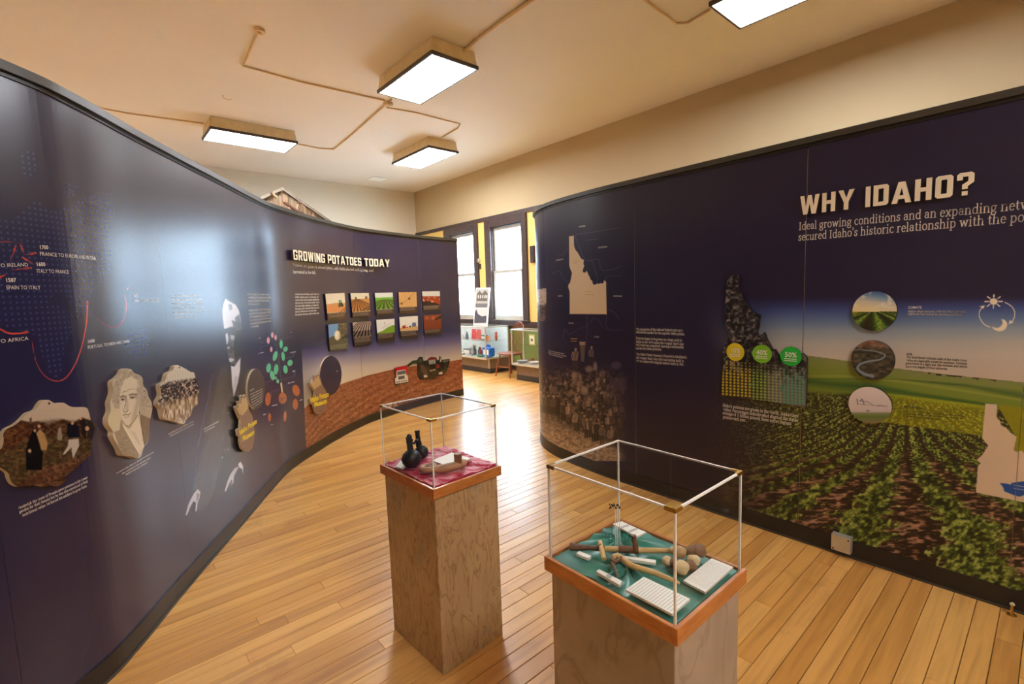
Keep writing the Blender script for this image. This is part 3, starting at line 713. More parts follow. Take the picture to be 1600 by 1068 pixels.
    c.poly(p([(160,760),(300,640),(560,560),(700,520),(640,600),(500,690),(380,780)]), (116,72,56), .8, 1.5)
    def mottle(X, Y):
        n = fbm(X*.22, Y*.3, 4, 91); yh = np.interp(X, [0,34,60,90,150], [668,660,658,654,660])
        return sstep(yh-3, yh+4, Y)*.5, grad(n, [(.25, (26,18,14)), (.5, (78,54,36)), (.75, (142,108,70))])
    c.func((-40, 640, 160, 775), mottle)
    for i in range(500):
        x, y = R.uniform(0, 720), R.uniform(320, 770); k = R.choice([(58,38,28),(120,72,44),(96,84,52),(60,54,36)])
        c.ell(x/4.854, 600+y/4.854, R.uniform(.8, 2.4), R.uniform(.5, 1.2), k, .4, .9)
    for pts, col in (([(215,440),(250,350),(285,340),(300,430),(330,520),(320,650),(200,650),(200,520)], (22,20,22)), ([(278,370),(310,340),(345,380),(368,450),(360,500),(320,500),(300,430)], (176,140,92)), ([(515,300),(555,285),(600,320),(612,400),(530,405),(510,380)], (28,26,36)), ([(525,420),(600,412),(605,470),(570,540),(556,560),(548,480),(500,530),(480,535),(520,470)], (196,184,170)), ([(612,280),(640,260),(660,310),(650,420),(620,380)], (34,28,32)), ([(660,270),(690,260),(715,330),(700,420),(665,400)], (46,38,36)), ([(445,340),(465,320),(480,400),(470,430),(440,420)], (150,136,116)), ([(225,260),(240,250),(246,300),(228,305)], (96,74,60))):
        c.poly(p(pts), col, 1, .7)
    for x, y, r_ in ((300,318,2.4),(268,352,2.2),(552,295,2.2),(612,258,2.2),(662,335,3.2),(682,262,2.0),(230,505,2.6)): c.ell(x/4.854, 600+y/4.854, r_, r_*1.15, (202,160,124))
    c.stroke(p([(395,345),(330,395),(365,430)]), .7, .7, (140,116,90)); c.ell(373/4.854, 600+145/4.854, 1.6, 1.4, (20,20,22))
    # ---- cut-out 2, engraved portrait of a man with a wig and sash
    q = lambda pts: crop(pts, 150, 560, 6.283)
    c.poly(rects(160, 565, 245, 722), (204,190,164))
    c.poly(q([(160,240),(210,170),(280,92),(400,130),(470,210),(500,330),(560,430),(540,590),(470,600),(420,520),(418,320),(345,190),(262,250),(240,350),(235,480),(190,500),(150,430)]), (176,162,142), 1, 1)
    c.poly(q([(238,300),(275,205),(340,172),(405,215),(428,300),(420,420),(404,540),(360,620),(312,668),(268,628),(244,560),(230,480),(226,380)]), (212,198,174), 1, .8)
    c.poly(q([(400,230),(430,300),(420,430),(400,560),(330,660),(352,560),(388,430)]), (158,142,122), .55, 2.2)      # shaded cheek
    c.poly(q([(236,372),(296,366),(292,400),(284,420),(240,412)]), (138,122,106), .55, 1.4); c.poly(q([(322,358),(398,346),(396,388),(330,396)]), (138,122,106), .55, 1.4)
    c.poly(q([(290,390),(312,400),(318,490),(300,520),(284,500)]), (172,156,136), .6, 1.2); c.poly(q([(276,400),(290,400),(284,500),(268,510)]), (226,214,194), .7, 1)
    for (cx_, cy_, n_) in ((205,250,26),(195,360,24),(205,440,20),(455,300,26),(480,400,30),(505,470,26),(430,190,18),(330,128,22),(260,160,18)):
        for _ in range(n_):
            x = 150+(cx_+R.gauss(0,26))/6.283; y = 560+(cy_+R.gauss(0,30))/6.283; a_ = R.uniform(0,6.28); r_ = R.uniform(1,2.2)
            c.stroke([(x+r_*math.cos(a_+k*.7), y+r_*math.sin(a_+k*.7)) for k in range(4)], .5, .35, R.choice([(92,80,70),(120,106,92),(232,220,198),(140,126,110)]), .7, .5)
    for pts, w_ in (([(236,378),(262,364),(294,374)], 1.3), ([(322,356),(358,346),(398,352)], 1.4), ([(292,384),(286,440),(268,512)], .7), ([(268,516),(284,528),(300,520),(314,506)], .9), ([(262,556),(284,548),(312,552),(340,534)], 1.0), ([(276,572),(300,576),(322,562)], .6), ([(240,406),(256,398),(276,404)], .9), ([(332,386),(352,378),(376,384)], .9), ([(250,606),(300,664),(350,634),(404,556)], .8), ([(300,650),(318,680),(350,650)], .6), ([(392,300),(412,330)], .5), ([(250,330),(300,318),(330,300),(390,298)], .45)):
        c.stroke(catmull(q(pts), 4), w_, w_*.8, (62,52,46), .85, .45)
    for x, y in ((258,404),(354,386)): c.ell(150+x/6.283, 560+y/6.283, .95, .75, (38,32,28))
    c.poly(q([(240,590),(275,690),(420,930),(400,990),(250,960),(165,720),(225,700)]), (150,134,114), 1, .7)
    c.poly(q([(436,545),(545,600),(520,800),(470,850),(432,640)]), (116,102,88), 1, .7)
    c.poly(q([(275,680),(330,700),(400,580),(430,640),(465,860),(420,930)]), (216,202,178), 1, .7)
    for x0 in range(0, 60, 12): c.stroke(q([(330+x0, 700+x0*.4), (404+x0*.6, 820+x0*.8)]), .5, .4, (166,150,130), .7, .5)
    c.stroke(q([(262,650),(420,940)]), 1.5, 1.5, (232,220,198)); c.stroke(q([(422,520),(446,680),(468,850)]), 1.2, 1.2, (84,72,62))
    for i in range(110):
        x, y = R.uniform(205,380), R.uniform(720,945)
        if y > 480+x*1.0: c.stroke(q([(x, y), (x+18, y+8+R.uniform(-6,6))]), .55, .45, R.choice([(200,186,162),(96,84,74),(120,106,92)]), .7, .4)
    for i in range(40):
        x, y = R.uniform(445,530), R.uniform(600,800); c.stroke(q([(x, y), (x-8, y+26)]), .45, .4, R.choice([(86,74,64),(150,134,116)]), .6, .4)
    c.poly(q([(110,560),(150,480),(228,500),(236,600),(222,700),(165,715),(115,650)]), (204,192,158), .9, 1)
    # ---- cut-out 3, old photograph of a standing crowd
    c.poly(rects(244, 565, 316, 668), (212,202,186))
    for i in range(16): x = 252+i*4; c.stroke([(x, 578), (x+1, 604)], 1, 1, (170,158,142), .5, .8)
    def crowd(X, Y):
        n = fbm(X*.55, Y*.42, 4, 77); yt = np.interp(X, [246,262,290,314], [604,596,592,588]); yb = np.interp(X, [246,270,314], [634,628,616])
        return sstep(yt-2, yt+3, Y)*(1-sstep(yb-4, yb+10, Y)), grad(n, [(.3, (28,22,34)), (.5, (74,62,64)), (.66, (160,146,132)), (.8, (214,202,186))])
    c.func((244, 566, 318, 668), crowd)
    def feet(X, Y):
        n = fbm(X*.6, Y*.14, 3, 71); yb = np.interp(X, [246,270,314], [630,624,612])
        return sstep(yb-3, yb+6, Y)*(1-sstep(655, 664, Y))*.85, grad(n, [(.3, (84,62,44)), (.5, (150,124,98)), (.7, (208,190,166))])
    c.func((244, 566, 318, 668), feet)
    c.ell(150+812/6.283, 560+88/6.283, 1, .9, (30,26,26))
    # ---- round plaques and potato badges
    c.poly(rects(382, 560, 420, 670), (62,50,46)); c.poly(rects(493, 548, 540, 622), (44,38,64))
    for ox, oy, s_, spud in ((360,560,6.667,[(40,480),(190,330),(260,560),(260,800),(240,990),(120,990),(60,800)]), (470,540,8.9,[(80,500),(250,330),(350,560),(380,800),(300,1000),(170,960),(110,740)])):
        pass
    # ---- lorry and harvester cut-outs
    t = lambda pts: crop(pts, 600, 540, 12.3)
    c.poly(t([(180,480),(215,400),(452,350),(480,560),(490,720),(200,780)]), (150,92,66))
    c.poly(t([(200,425),(442,370),(464,520),(205,560)]), (196,36,40)); c.poly(t([(205,470),(240,440),(242,560),(215,560)]), (150,24,30))
    c.poly(t([(246,500),(260,478),(420,450),(434,560),(462,570),(472,700),(222,752),(212,625),(245,610)]), (226,220,206))
    c.poly(t([(262,498),(415,470),(424,535),(262,562)]), (92,100,104)); c.poly(t([(280,590),(400,570),(404,628),(284,650)]), (96,92,90))
    for x, y in ((300,690),(345,682),(385,672),(430,664),(258,700)): c.ell(600+x/12.3, 540+y/12.3, .9, 1.0, (70,58,52))
    c.poly(t([(225,735),(465,690),(466,712),(228,758)]), (60,44,38))
    c.poly(t([(640,180),(1290,180),(1290,700),(640,700)]), (44,34,32)); c.poly(t([(440,390),(570,270),(660,260),(660,345),(560,345),(470,410)]), (56,66,40))
    c.ell(600+705/12.3, 540+280/12.3, 4.4, 5.6, (40,40,34)); c.ell(600+705/12.3, 540+280/12.3, 2.6, 3.6, (82,78,64), .8)
    c.poly(t([(860,270),(990,250),(1000,340),(870,360)]), (150,150,146)); c.poly(t([(850,240),(920,212),(1010,228),(1000,262),(860,275)]), (112,34,34)); c.poly(t([(885,395),(985,375),(985,450),(890,470)]), (26,24,26)); c.poly(t([(880,470),(990,448),(992,468),(884,492)]), (214,196,150))
    c.poly(t([(1000,370),(1060,350),(1075,420),(1010,430)]), (150,36,40)); c.poly(t([(1130,280),(1250,262),(1250,300),(1140,320)]), (110,106,100)); c.poly(t([(1090,210),(1112,290),(1100,310),(1075,310)]), (204,190,160))
    c.poly(t([(765,560),(830,555),(840,600),(775,610)]), (216,206,190)); c.poly(t([(1055,510),(1125,495),(1130,545),(1060,552)]), (216,206,190))
    c.poly(t([(690,350),(760,370),(850,520),(800,560),(720,500)]), (92,72,62), .8); c.poly(t([(1180,330),(1245,310),(1200,470),(1150,500)]), (52,62,42))
    for i in range(70): c.ell(600+R.uniform(680,1230)/12.3, 540+R.uniform(260,620)/12.3, .5, .6, R.choice([(90,80,70),(24,20,22),(120,104,84),(60,52,44)]), .7, .4)
left_boards(OL)

OR = Canvas(WR, TB, DS, (60, 54, 50))
LAVA = [(110,40),(180,38),(178,140),(200,160),(205,195),(222,212),(240,235),(252,256),(265,270),(290,285),(318,297),(313,330),(310,370),(300,400),(308,430),(325,422),(345,405),(355,425),(362,450),(374,470),(385,490),(400,515),(415,515),(428,538),(440,560),(450,590),(470,600),(500,588),(530,592),(560,575),(578,548),(590,538),(605,552),(620,575),(612,888),(360,845),(68,815),(85,600),(75,520),(95,482),(110,450),(118,432),(128,418),(112,392),(95,350),(92,280),(95,200)]
L11 = lambda pts: crop(pts, 1110, 420, 4.106)
def right_boards(c):
    R = random.Random(8)
    def rock(X, Y):
        n = fbm(X*.28, Y*.28, 5, 51); big = fbm(X*.06, Y*.06, 3, 55); lit = sstep(560, 590, Y)
        col = grad(np.clip((n-.5)*2.1+big*.6+.08, 0, 1), [(0, (20,18,20)), (.4, (48,44,46)), (.65, (84,78,74)), (1, (150,142,132))])
        foot = grad(np.clip((X-1128)/135, 0, 1), [(0, (66,52,44)), (.45, (60,52,44)), (.6, (116,108,102)), (1, (112,112,106))])
        k = sstep(565, 605, Y+(n-.5)*30)*np.where(X > 1196, .9, .72)
        return np.ones(X.shape), col*(1-k[..., None])+foot*k[..., None]
    c.func((1118, 425, 1266, 640), rock)
    S0, Z0 = WR.uv(1128, 618, TB); S1, Z1 = WR.uv(1259, 634, TB)
    for i in range(22):
        for j in range(14):
            x = 80+i*24.6; y = 590+j*19.2+(x-80)*.085+ (6 if i % 2 else 0)*0
            if y > 812+(x-80)*.13: continue
            if x > 440 and y < 600+(x-440)*.02: continue
            f = min(1, (j+1)/5.0)
            col = (212,196,40) if x < 262 else ((150,196,60) if x < 440 else (88,168,124))
            if 355 < x < 470: col = (150,168,110)
            c.ell(1110+x/4.106, 420+y/4.106, 1.9*(.45+.55*f), 1.75*(.45+.55*f), col, .55+.4*f, .5)
    for pts, col in (([(445,770),(460,740),(475,735),(470,760),(455,785)], (60,130,110)), ([(470,720),(485,708),(480,730)], (120,50,90)), ([(255,735),(272,728),(268,755),(258,750)], (60,140,110))): c.poly(L11(pts), col, .8, .6)
    # round pictures
    n_ = lambda x, y: (1310+x/4.45, 440+y/4.45)
    def pic1(X, Y):
        yy = (Y-486)/31; xx = (X-1365.7)/35
        sky = grad(np.clip((yy+1)/1.05+.3*(.5-xx)*.5, 0, 1), [(0, (52,84,140)), (.3, (112,146,180)), (.6, (206,200,180)), (1, (232,214,160))])
        cl = sstep(.55, .75, fbm(X*.10, Y*.22, 3, 61))*(yy < -.15); sky = sky*(1-.7*cl[..., None])+np.array((232,224,206), np.float32)*.7*cl[..., None]
        v = np.maximum(yy-.02, 0.02); ph = (X-1365)/35/(v+.10)*1.5
        g_ = grad(np.clip(.5+.45*np.sin(ph*2.6)+(vnoise(X*.8, Y*.8, 4)-.5)*.6, 0, 1), [(0, (44,28,20)), (.4, (42,62,24)), (.8, (82,118,44)), (1, (140,164,60))])
        y_ = sstep(.55, -.2, xx+.9)*sstep(.35, .0, yy); g_ = g_*(1-.8*y_[..., None])+np.array((206,190,40), np.float32)*.8*y_[..., None]
        return np.ones(X.shape), np.where((yy > 0.02)[..., None], g_, sky)
    c.func((1322, 446, 1408, 523), pic1)
    def pic2(X, Y):
        n = fbm(X*.16, Y*.3, 4, 63); top = sstep(548, 536, Y)
        a = grad(n, [(.25, (38,36,30)), (.5, (70,66,50)), (.75, (106,90,70))]); b = grad(n, [(.3, (110,76,60)), (.7, (150,112,88))])
        return np.ones(X.shape), a*(1-top[..., None])+b*top[..., None]
    c.func((1320, 524, 1406, 600), pic2)
    riv = catmull([n_(105,470),n_(200,476),n_(280,488),n_(325,510),n_(290,540),n_(210,552),n_(150,575),n_(135,605),n_(180,640),n_(240,655)], 6)
    c.stroke(riv, 1.0, 5.2, (118,132,142), 1, .6); c.stroke(riv, .4, 2.2, (150,164,172), .7, .6)
    c.func((1320, 596, 1400, 668), lambda X, Y: (np.ones(X.shape), grad(np.clip((Y-604)/58, 0, 1), [(0, (226,214,206)), (.66, (206,192,188)), (.71, (134,140,100)), (.8, (104,126,60)), (1, (140,120,90))])))
    c.stroke([n_(130,815), n_(135,850)], 1, 1, (60,56,70)); c.stroke([n_(150,830), n_(165,815), n_(180,850)], 1, 1, (60,56,70)); c.stroke(catmull([n_(165,828),n_(210,838),n_(250,860),n_(290,858),n_(340,866)], 5), .8, .6, (96,92,104)); c.stroke([n_(140,850), n_(340,868)], .6, .5, (120,114,120)); c.ell(*n_(205,896), 2.4, 1, (110,110,124))
right_boards(OR)

GAIN = 1.0
M['print_left'] = print_mat('left_mural_print', CL.image('left_mural', GAIN), 0.27, 0.02, spec=0.78)
M['print_right'] = print_mat('right_mural_print', CRT.image('right_mural', GAIN), 0.34, 0.03)
M['boards_left'] = print_mat('left_board_print', OL.image('left_boards', GAIN), 0.12, 0.0)
M['boards_right'] = print_mat('right_board_print', OR.image('right_boards', GAIN), 0.3, 0.0)
del CL, CRT, OL, OR

# ------------------------------------------------------------------ wall geometry
def sweep(Wl, prof, s0, s1, step=0.03, uv=False):
    """closed (t, z) profile swept along the wall from s0 to s1"""
    n = max(2, int((s1-s0)/step)+1); k = len(prof); mb = MB(); uvs = []
    for s in np.linspace(s0, s1, n):
        for t, z in prof:
            a, b = Wl.P(s, t); mb.v.append((float(a), float(b), z)); uvs.append((s/Wl.L, z/Wl.ZT))
    for i in range(n-1):
        for j in range(k):
            mb.f.append((i*k+j, i*k+(j+1) % k, (i+1)*k+(j+1) % k, (i+1)*k+j)); mb.mi.append(j)
    mb.f.append(tuple(range(k))[::-1]); mb.mi.append(1); mb.f.append(tuple((n-1)*k+j for j in range(k))); mb.mi.append(1)
    mb.uv = uvs; return mb
def exhibit_wall(Wl, seams, pm, label, zt, base_h, gaps):
    root = empty('exhibit_wall', Wl.P3(Wl.L*0.5, 0, -0.05), label, 'exhibit wall')
    cuts = [0.0]+seams+[Wl.L]
    gp = [.0]+gaps+[.0]
    for k, (a, b) in enumerate(zip(cuts[:-1], cuts[1:])):
        mb = sweep(Wl, [(0, base_h), (0, zt-0.05), (-0.10, zt-0.05), (-0.10, base_h)], a+gp[k], b-gp[k+1])
        mb.mi = [0 if q == 0 else 1 for q in mb.mi]
        mb.build('graphic_panel', [pm, M['core']], root, uv=mb.uv)
    sweep(Wl, [(-0.09, base_h), (-0.09, zt-0.06), (-0.0035, zt-0.06), (-0.0035, base_h)], 0.002, Wl.L-0.002).build('frame_core', M['seam'], root)
    sweep(Wl, [(0.020, zt-0.034), (0.020, zt), (-0.115, zt), (-0.115, zt-0.034)], 0, Wl.L).build('top_cap', M['cap'], root)
    sweep(Wl, [(0.006, zt-0.052), (0.006, zt-0.034), (-0.105, zt-0.034), (-0.105, zt-0.052)], 0, Wl.L).build('shadow_strip', M['black'], root)
    sweep(Wl, [(0.006, 0.012), (0.006, base_h), (-0.105, base_h), (-0.105, 0.012)], 0, Wl.L).build('plinth', M['black'], root)
    sweep(Wl, [(0.012, 0.0), (0.012, 0.012), (-0.11, 0.012), (-0.11, 0.0)], 0, Wl.L).build('floor_strip', M['cap'], root)
    return root
sL = lambda px, py: WL.uv(px, py)[0]
sR = lambda px, py: WR.uv(px, py)[0]
SEAM_L = [sL(20, 966), sL(284, 730), sL(394, 567), sL(463, 500), sL(556, 440), sL(657.5, 455)]
SEAM_R = [sR(850.8, 420), sR(991.5, 450), sR(1257, 440), sR(1592, 700)]
left_wall = exhibit_wall(WL, SEAM_L, M['print_left'], 'tall curved navy exhibit wall with a dotted world map and standing man, on the left', WL.ZT, 0.10, [.0006, .0005, .0006, .0006, .0018, .0022])
right_wall = exhibit_wall(WR, SEAM_R, M['print_right'], 'navy exhibit wall with a green crop field print, rounded at its far end', WR.ZT, 0.105, [.0015, .002, .0018, .001])

# ------------------------------------------------------------------ things fixed to the walls
def lift(Wl, pts, t): return [Wl.uv(x, y, t) for x, y in pts]
def slab(Wl, sz, t0, t1, mats, name, parent=None, uvscale=True, bevel=0.0):
    """flat board with outline sz [(s, z)] standing from t0 to t1 off the wall; mats = face, edge"""
    ar = sum(sz[i][0]*sz[(i+1) % len(sz)][1]-sz[(i+1) % len(sz)][0]*sz[i][1] for i in range(len(sz)))
    if ar < 0: sz = sz[::-1]
    n = len(sz); mb = MB(); uv = []
    for t in (t1, t0):
        for s, z in sz: mb.v.append(tuple(Wl.P3(s, z, t))); uv.append((s/Wl.L, z/Wl.ZT))
    bm = bmesh.new(); vs = [bm.verts.new((s, z, 0)) for s, z in sz]; bm.verts.index_update()
    bm.faces.new(vs).normal_update(); bmesh.ops.triangulate(bm, faces=bm.faces[:], ngon_method='EAR_CLIP')
    tri = [tuple(v.index for v in f.verts) for f in bm.faces]; bm.free()
    for a in tri: mb.f.append(a); mb.mi.append(0)
    for a in tri: mb.f.append(tuple(i+n for i in a[::-1])); mb.mi.append(1)
    for i in range(n):
        mb.f.append((i, i+n, (i+1) % n+n, (i+1) % n)); mb.mi.append(1)
    return mb.build(name, mats, parent, uv=uv)
def wall_board(Wl, name, pts, label, cat, mats, group=None, t1=TB, smooth=0):
    if smooth: pts = [tuple(v) for v in catmull(list(pts)+[pts[0]], smooth)][:-1]
    sz = lift(Wl, pts, t1); cs = sum(a for a, b in sz)/len(sz); cz = sum(b for a, b in sz)/len(sz)
    root = empty(name, Wl.P3(cs, cz, 0), label, cat, group)
    slab(Wl, sz, 0.0005, t1, mats, 'board', root)
    return root
BL = [M['boards_left'], M['board_side_dark']]
PHOTO_LABELS = ['photo panel of a green tractor on tan soil, upper row', 'photo panel of brown ploughed rows, upper row', 'photo panel of bright green crop rows, upper row', 'photo panel of bare tan field from above, upper row', 'photo panel of red potatoes under a pale sky, upper row',
 'photo panel of one big pale potato, lower row', 'photo panel of pale and dark striped furrows, lower row', 'photo panel of a green hill with sprinkler, lower row', 'photo panel of trucks unloading, lower row', 'photo panel of brown potatoes close up, lower row']
for k, (q, lb) in enumerate(zip(PH_Q, PHOTO_LABELS)):
    wall_board(WL, 'photo_panel', B6(q), lb, 'photo panel', BL, 'captioned photo panels on the left wall')
C1 = [(370,118),(420,145),(480,140),(545,172),(650,175),(675,215),(690,270),(720,310),(712,360),(700,420),(690,470),(688,535),(640,570),(580,640),(510,690),(500,730),(450,770),(400,765),(340,775),(280,765),(210,770),(140,775),(100,755),(75,715),(60,670),(0,630),(-60,570),(-30,520),(15,480),(28,420),(25,380),(50,340),(110,310),(160,270),(210,220),(270,195),(300,150),(330,122)]
C2 = [(300,95),(350,108),(375,140),(435,165),(460,200),(465,260),(500,310),(515,370),(545,430),(552,500),(530,610),(525,700),(520,800),(470,870),(440,960),(400,978),(330,955),(260,945),(230,880),(170,770),(165,710),(125,650),(118,590),(145,510),(140,430),(170,330),(165,230),(210,190),(250,150),(270,110)]
C3 = [(800,62),(840,80),(880,100),(930,130),(960,135),(975,180),(1000,230),(1015,310),(995,370),(1000,440),(950,490),(935,550),(890,595),(860,640),(800,625),(740,605),(670,595),(650,530),(640,490),(610,450),(612,410),(640,350),(630,260),(680,220),(700,150),(755,115),(770,75)]
BC = [M['boards_left'], M['board_side']]
wall_board(WL, 'picture_cutout', crop(C1, 0, 600, 4.854), 'wavy-edged cut-out of a painted farm scene with figures on a field', 'cutout', BC, 'wavy picture cut-outs', smooth=4)
wall_board(WL, 'picture_cutout', crop(C2, 150, 560, 6.283), 'wavy-edged cut-out of an engraved portrait with wig and sash', 'cutout', BC, 'wavy picture cut-outs', t1=0.022, smooth=4)
wall_board(WL, 'picture_cutout', crop(C3, 150, 560, 6.283), 'wavy-edged cut-out of an old photograph of a standing crowd', 'cutout', BC, 'wavy picture cut-outs', t1=0.022, smooth=4)
T12 = lambda pts: crop(pts, 600, 540, 12.3)
wall_board(WL, 'truck_cutout', T12([(205,425),(442,372),(452,470),(466,560),(472,700),(222,758),(210,625),(240,600),(206,530)]), 'cut-out of a white truck with red bed on the printed soil', 'cutout', BL, t1=0.012)
wall_board(WL, 'harvester_cutout', T12([(450,370),(560,285),(650,270),(680,215),(740,210),(762,290),(840,275),(860,240),(920,210),(1010,225),(1020,280),(1068,270),(1070,200),(1095,205),(1112,290),(1130,268),(1265,252),(1260,310),(1205,480),(1160,560),(1060,575),(950,640),(820,640),(700,650),(655,540),(650,345),(560,340),(470,402)]), 'cut-out of a dark potato harvester with a red roof beside the truck', 'cutout', BL, t1=0.012)
# lava-textured state map and its three badges
BR = [M['boards_right'], M['board_side_dark']]
lava = wall_board(WR, 'state_map_cutout', L11(LAVA), 'rugged dark rock state map cut-out with dotted base and percentage badges', 'map', BR)
def disc_sz(Wl, cx, cy, rz, t, n=40, r_s=None):
    s, z = Wl.uv(cx, cy, t); z2 = Wl.uv(cx, cy-rz, t)[1]; r = z2-z
    if r_s is not None:
        r2 = abs(Wl.uv(cx+r_s, cy, t)[0]-Wl.uv(cx-r_s, cy, t)[0])/2
    else: r2 = r
    return [(s+r2*math.cos(2*math.pi*i/n), z+r*math.sin(2*math.pi*i/n)) for i in range(n)], (s, z, r)
BADGE = []
for cx, cy, r, rs, col, nm in ((1149,549.6,14,14,(214,196,30),'yellow'), (1190.6,552.7,14.4,15.3,(124,190,40),'lime'), (1235.7,556.4,15,17,(30,176,60),'green')):
    sz, c0 = disc_sz(WR, cx, cy, r, TB+.004, r_s=rs)
    b = slab(WR, sz, TB, TB+0.005, [plain('badge_'+nm, col, 0.45, var=.03), M['board_side_dark']], 'badge', lava); b['label'] = nm+' round badge'; BADGE.append((b, c0))
for cx, cy, rx, ry, lb in ((1365.7,486,34.8,31,'round picture of crop rows under a cloudy sky, topmost of three'), (1362.8,562.5,34.2,31,'round picture of a winding river, middle of three'), (1358.8,632.8,34,28.7,'round picture of a pale sprinkler scene, lowest of three')):
    sz, c0 = disc_sz(WR, cx, cy, ry, .02, 48, r_s=rx)
    r0 = empty('round_picture', WR.P3(c0[0], c0[1], 0), lb, 'picture', 'round pictures on the right wall')
    slab(WR, sz, 0.0005, .02, BR, 'disc', r0)

# ------------------------------------------------------------------ lettering
_tc = {}
def text_mesh(txt, res=2, off=0.0):
    key = (txt, off)
    if key in _tc: return _tc[key]
    cu = bpy.data.curves.new('t', 'FONT'); cu.body = txt; cu.size = 1.0; cu.resolution_u = res; cu.offset = off
    o = bpy.data.objects.new('t', cu); me = o.to_mesh()
    v = np.array([x.co[:2] for x in me.vertices], float).reshape(-1, 2); f = [tuple(p.vertices) for p in me.polygons]
    o.to_mesh_clear(); bpy.data.objects.remove(o); bpy.data.curves.remove(cu)
    _tc[key] = (v, f); return v, f
def serif_arc(cx, cy, rx, ry, a0, a1, n=10):
    return [(cx+rx*math.cos(math.radians(a0+(a1-a0)*i/n)), cy+ry*math.sin(math.radians(a0+(a1-a0)*i/n))) for i in range(n+1)]
def _sf(x, y, w=.11): return [(x-w, y), (x+w, y)]
A_ = serif_arc
SERIF = {   # advance, strokes
 'a': (.50, [A_(.22,.33,.14,.15,160,0,8)+[(.36,.04),(.44,.02)], [(.36,.28)]+A_(.21,.14,.14,.13,80,350,12)[:]]),
 'b': (.56, [[(.03,.74),(.12,.74),(.12,.02)], A_(.28,.24,.18,.24,150,-150,14)]),
 'c': (.47, [A_(.27,.24,.20,.24,45,315,14)]),
 'd': (.58, [[(.36,.74),(.44,.74),(.44,.0),(.53,.0)], A_(.27,.24,.19,.24,35,330,14)]),
 'e': (.49, [[(.08,.27),(.43,.27)]+A_(.26,.24,.18,.24,10,315,14)]),
 'f': (.34, [[(.30,.70),(.22,.74),(.15,.66),(.15,0)], _sf(.15,0,.12), [(.03,.47),(.29,.47)]]),
 'g': (.52, [A_(.23,.30,.16,.17,0,360,14), [(.34,.44),(.48,.47)], [(.12,.16),(.10,.06),(.20,.03),(.38,.02),(.44,-.08),(.36,-.2),(.2,-.22),(.07,-.15),(.10,-.02)]]),
 'h': (.60, [[(.03,.74),(.12,.74),(.12,0)], _sf(.12,0), A_(.29,.30,.17,.18,150,0,8)+[(.46,0)], _sf(.46,0)]),
 'i': (.30, [[(.04,.48),(.14,.48),(.14,0)], _sf(.14,0,.12), [(.14,.64),(.14,.73)]]),
 'k': (.57, [[(.03,.74),(.12,.74),(.12,0)], _sf(.12,0), [(.14,.20),(.40,.47)], _sf(.42,.47,.09), [(.24,.30),(.46,0)], _sf(.46,0,.09)]),
 'l': (.29, [[(.03,.74),(.13,.74),(.13,0)], _sf(.13,0,.12)]),
 'm': (.88, [[(.03,.47),(.12,.47),(.12,0)], _sf(.12,0), A_(.27,.30,.15,.18,150,0,8)+[(.42,0)], _sf(.42,0), A_(.58,.30,.15,.18,150,0,8)+[(.73,0)], _sf(.73,0)]),
 'n': (.60, [[(.03,.47),(.12,.47),(.12,0)], _sf(.12,0), A_(.29,.30,.17,.18,150,0,8)+[(.46,0)], _sf(.46,0)]),
 'o': (.53, [A_(.26,.24,.20,.24,0,360,18)]),
 'p': (.57, [[(.03,.47),(.12,.47),(.12,-.22)], _sf(.12,-.22), A_(.28,.24,.19,.24,150,-150,14)]),
 'q': (.56, [[(.44,.48),(.44,-.22)], _sf(.44,-.22), A_(.27,.24,.19,.24,35,330,14)]),
 'r': (.42, [[(.03,.47),(.13,.47),(.13,0)], _sf(.13,0,.12), [(.13,.30),(.2,.44),(.30,.48),(.37,.44)]]),
 's': (.43, [[(.34,.38),(.32,.46),(.2,.48),(.09,.40),(.12,.29),(.28,.22),(.35,.12),(.26,.01),(.14,.0),(.07,.06),(.06,.13)]]),
 't': (.36, [[(.15,.62),(.15,.08),(.22,.0),(.32,.04)], [(.03,.47),(.30,.47)]]),
 'u': (.60, [[(.03,.47),(.12,.47),(.12,.14)]+A_(.27,.15,.15,.16,180,330,6)+[(.45,.2)], [(.36,.47),(.45,.47),(.45,0),(.55,0)]]),
 'v': (.54, [[(.09,.47),(.27,.02),(.45,.47)], _sf(.09,.47,.1), _sf(.45,.47,.09)]),
 'w': (.78, [[(.09,.47),(.23,.02),(.38,.45),(.53,.02),(.67,.47)], _sf(.09,.47,.1), _sf(.67,.47,.09)]),
 'x': (.54, [[(.09,.47),(.43,0)], [(.43,.47),(.09,0)], _sf(.1,.47,.09), _sf(.42,.47,.09), _sf(.1,0,.09), _sf(.43,0,.09)]),
 'y': (.54, [[(.09,.47),(.28,.02)], [(.45,.47),(.22,-.18),(.08,-.2)], _sf(.09,.47,.1), _sf(.45,.47,.09)]),
 'I': (.36, [[(.17,.68),(.17,0)], _sf(.17,.68,.14), _sf(.17,0,.14)]),
 'P': (.60, [[(.14,.68),(.14,0)], _sf(.14,0,.13), [(.02,.68),(.3,.68)]+A_(.3,.51,.2,.17,90,-90,10)+[(.14,.34)]]),
 "'": (.2, [[(.10,.74),(.08,.56)]]), ',': (.24, [[(.11,.05),(.07,-.12)]]), '.': (.24, [[(.10,.0),(.10,.07)]]), '-': (.32, [[(.05,.24),(.27,.24)]]), ' ': (.25, [])}
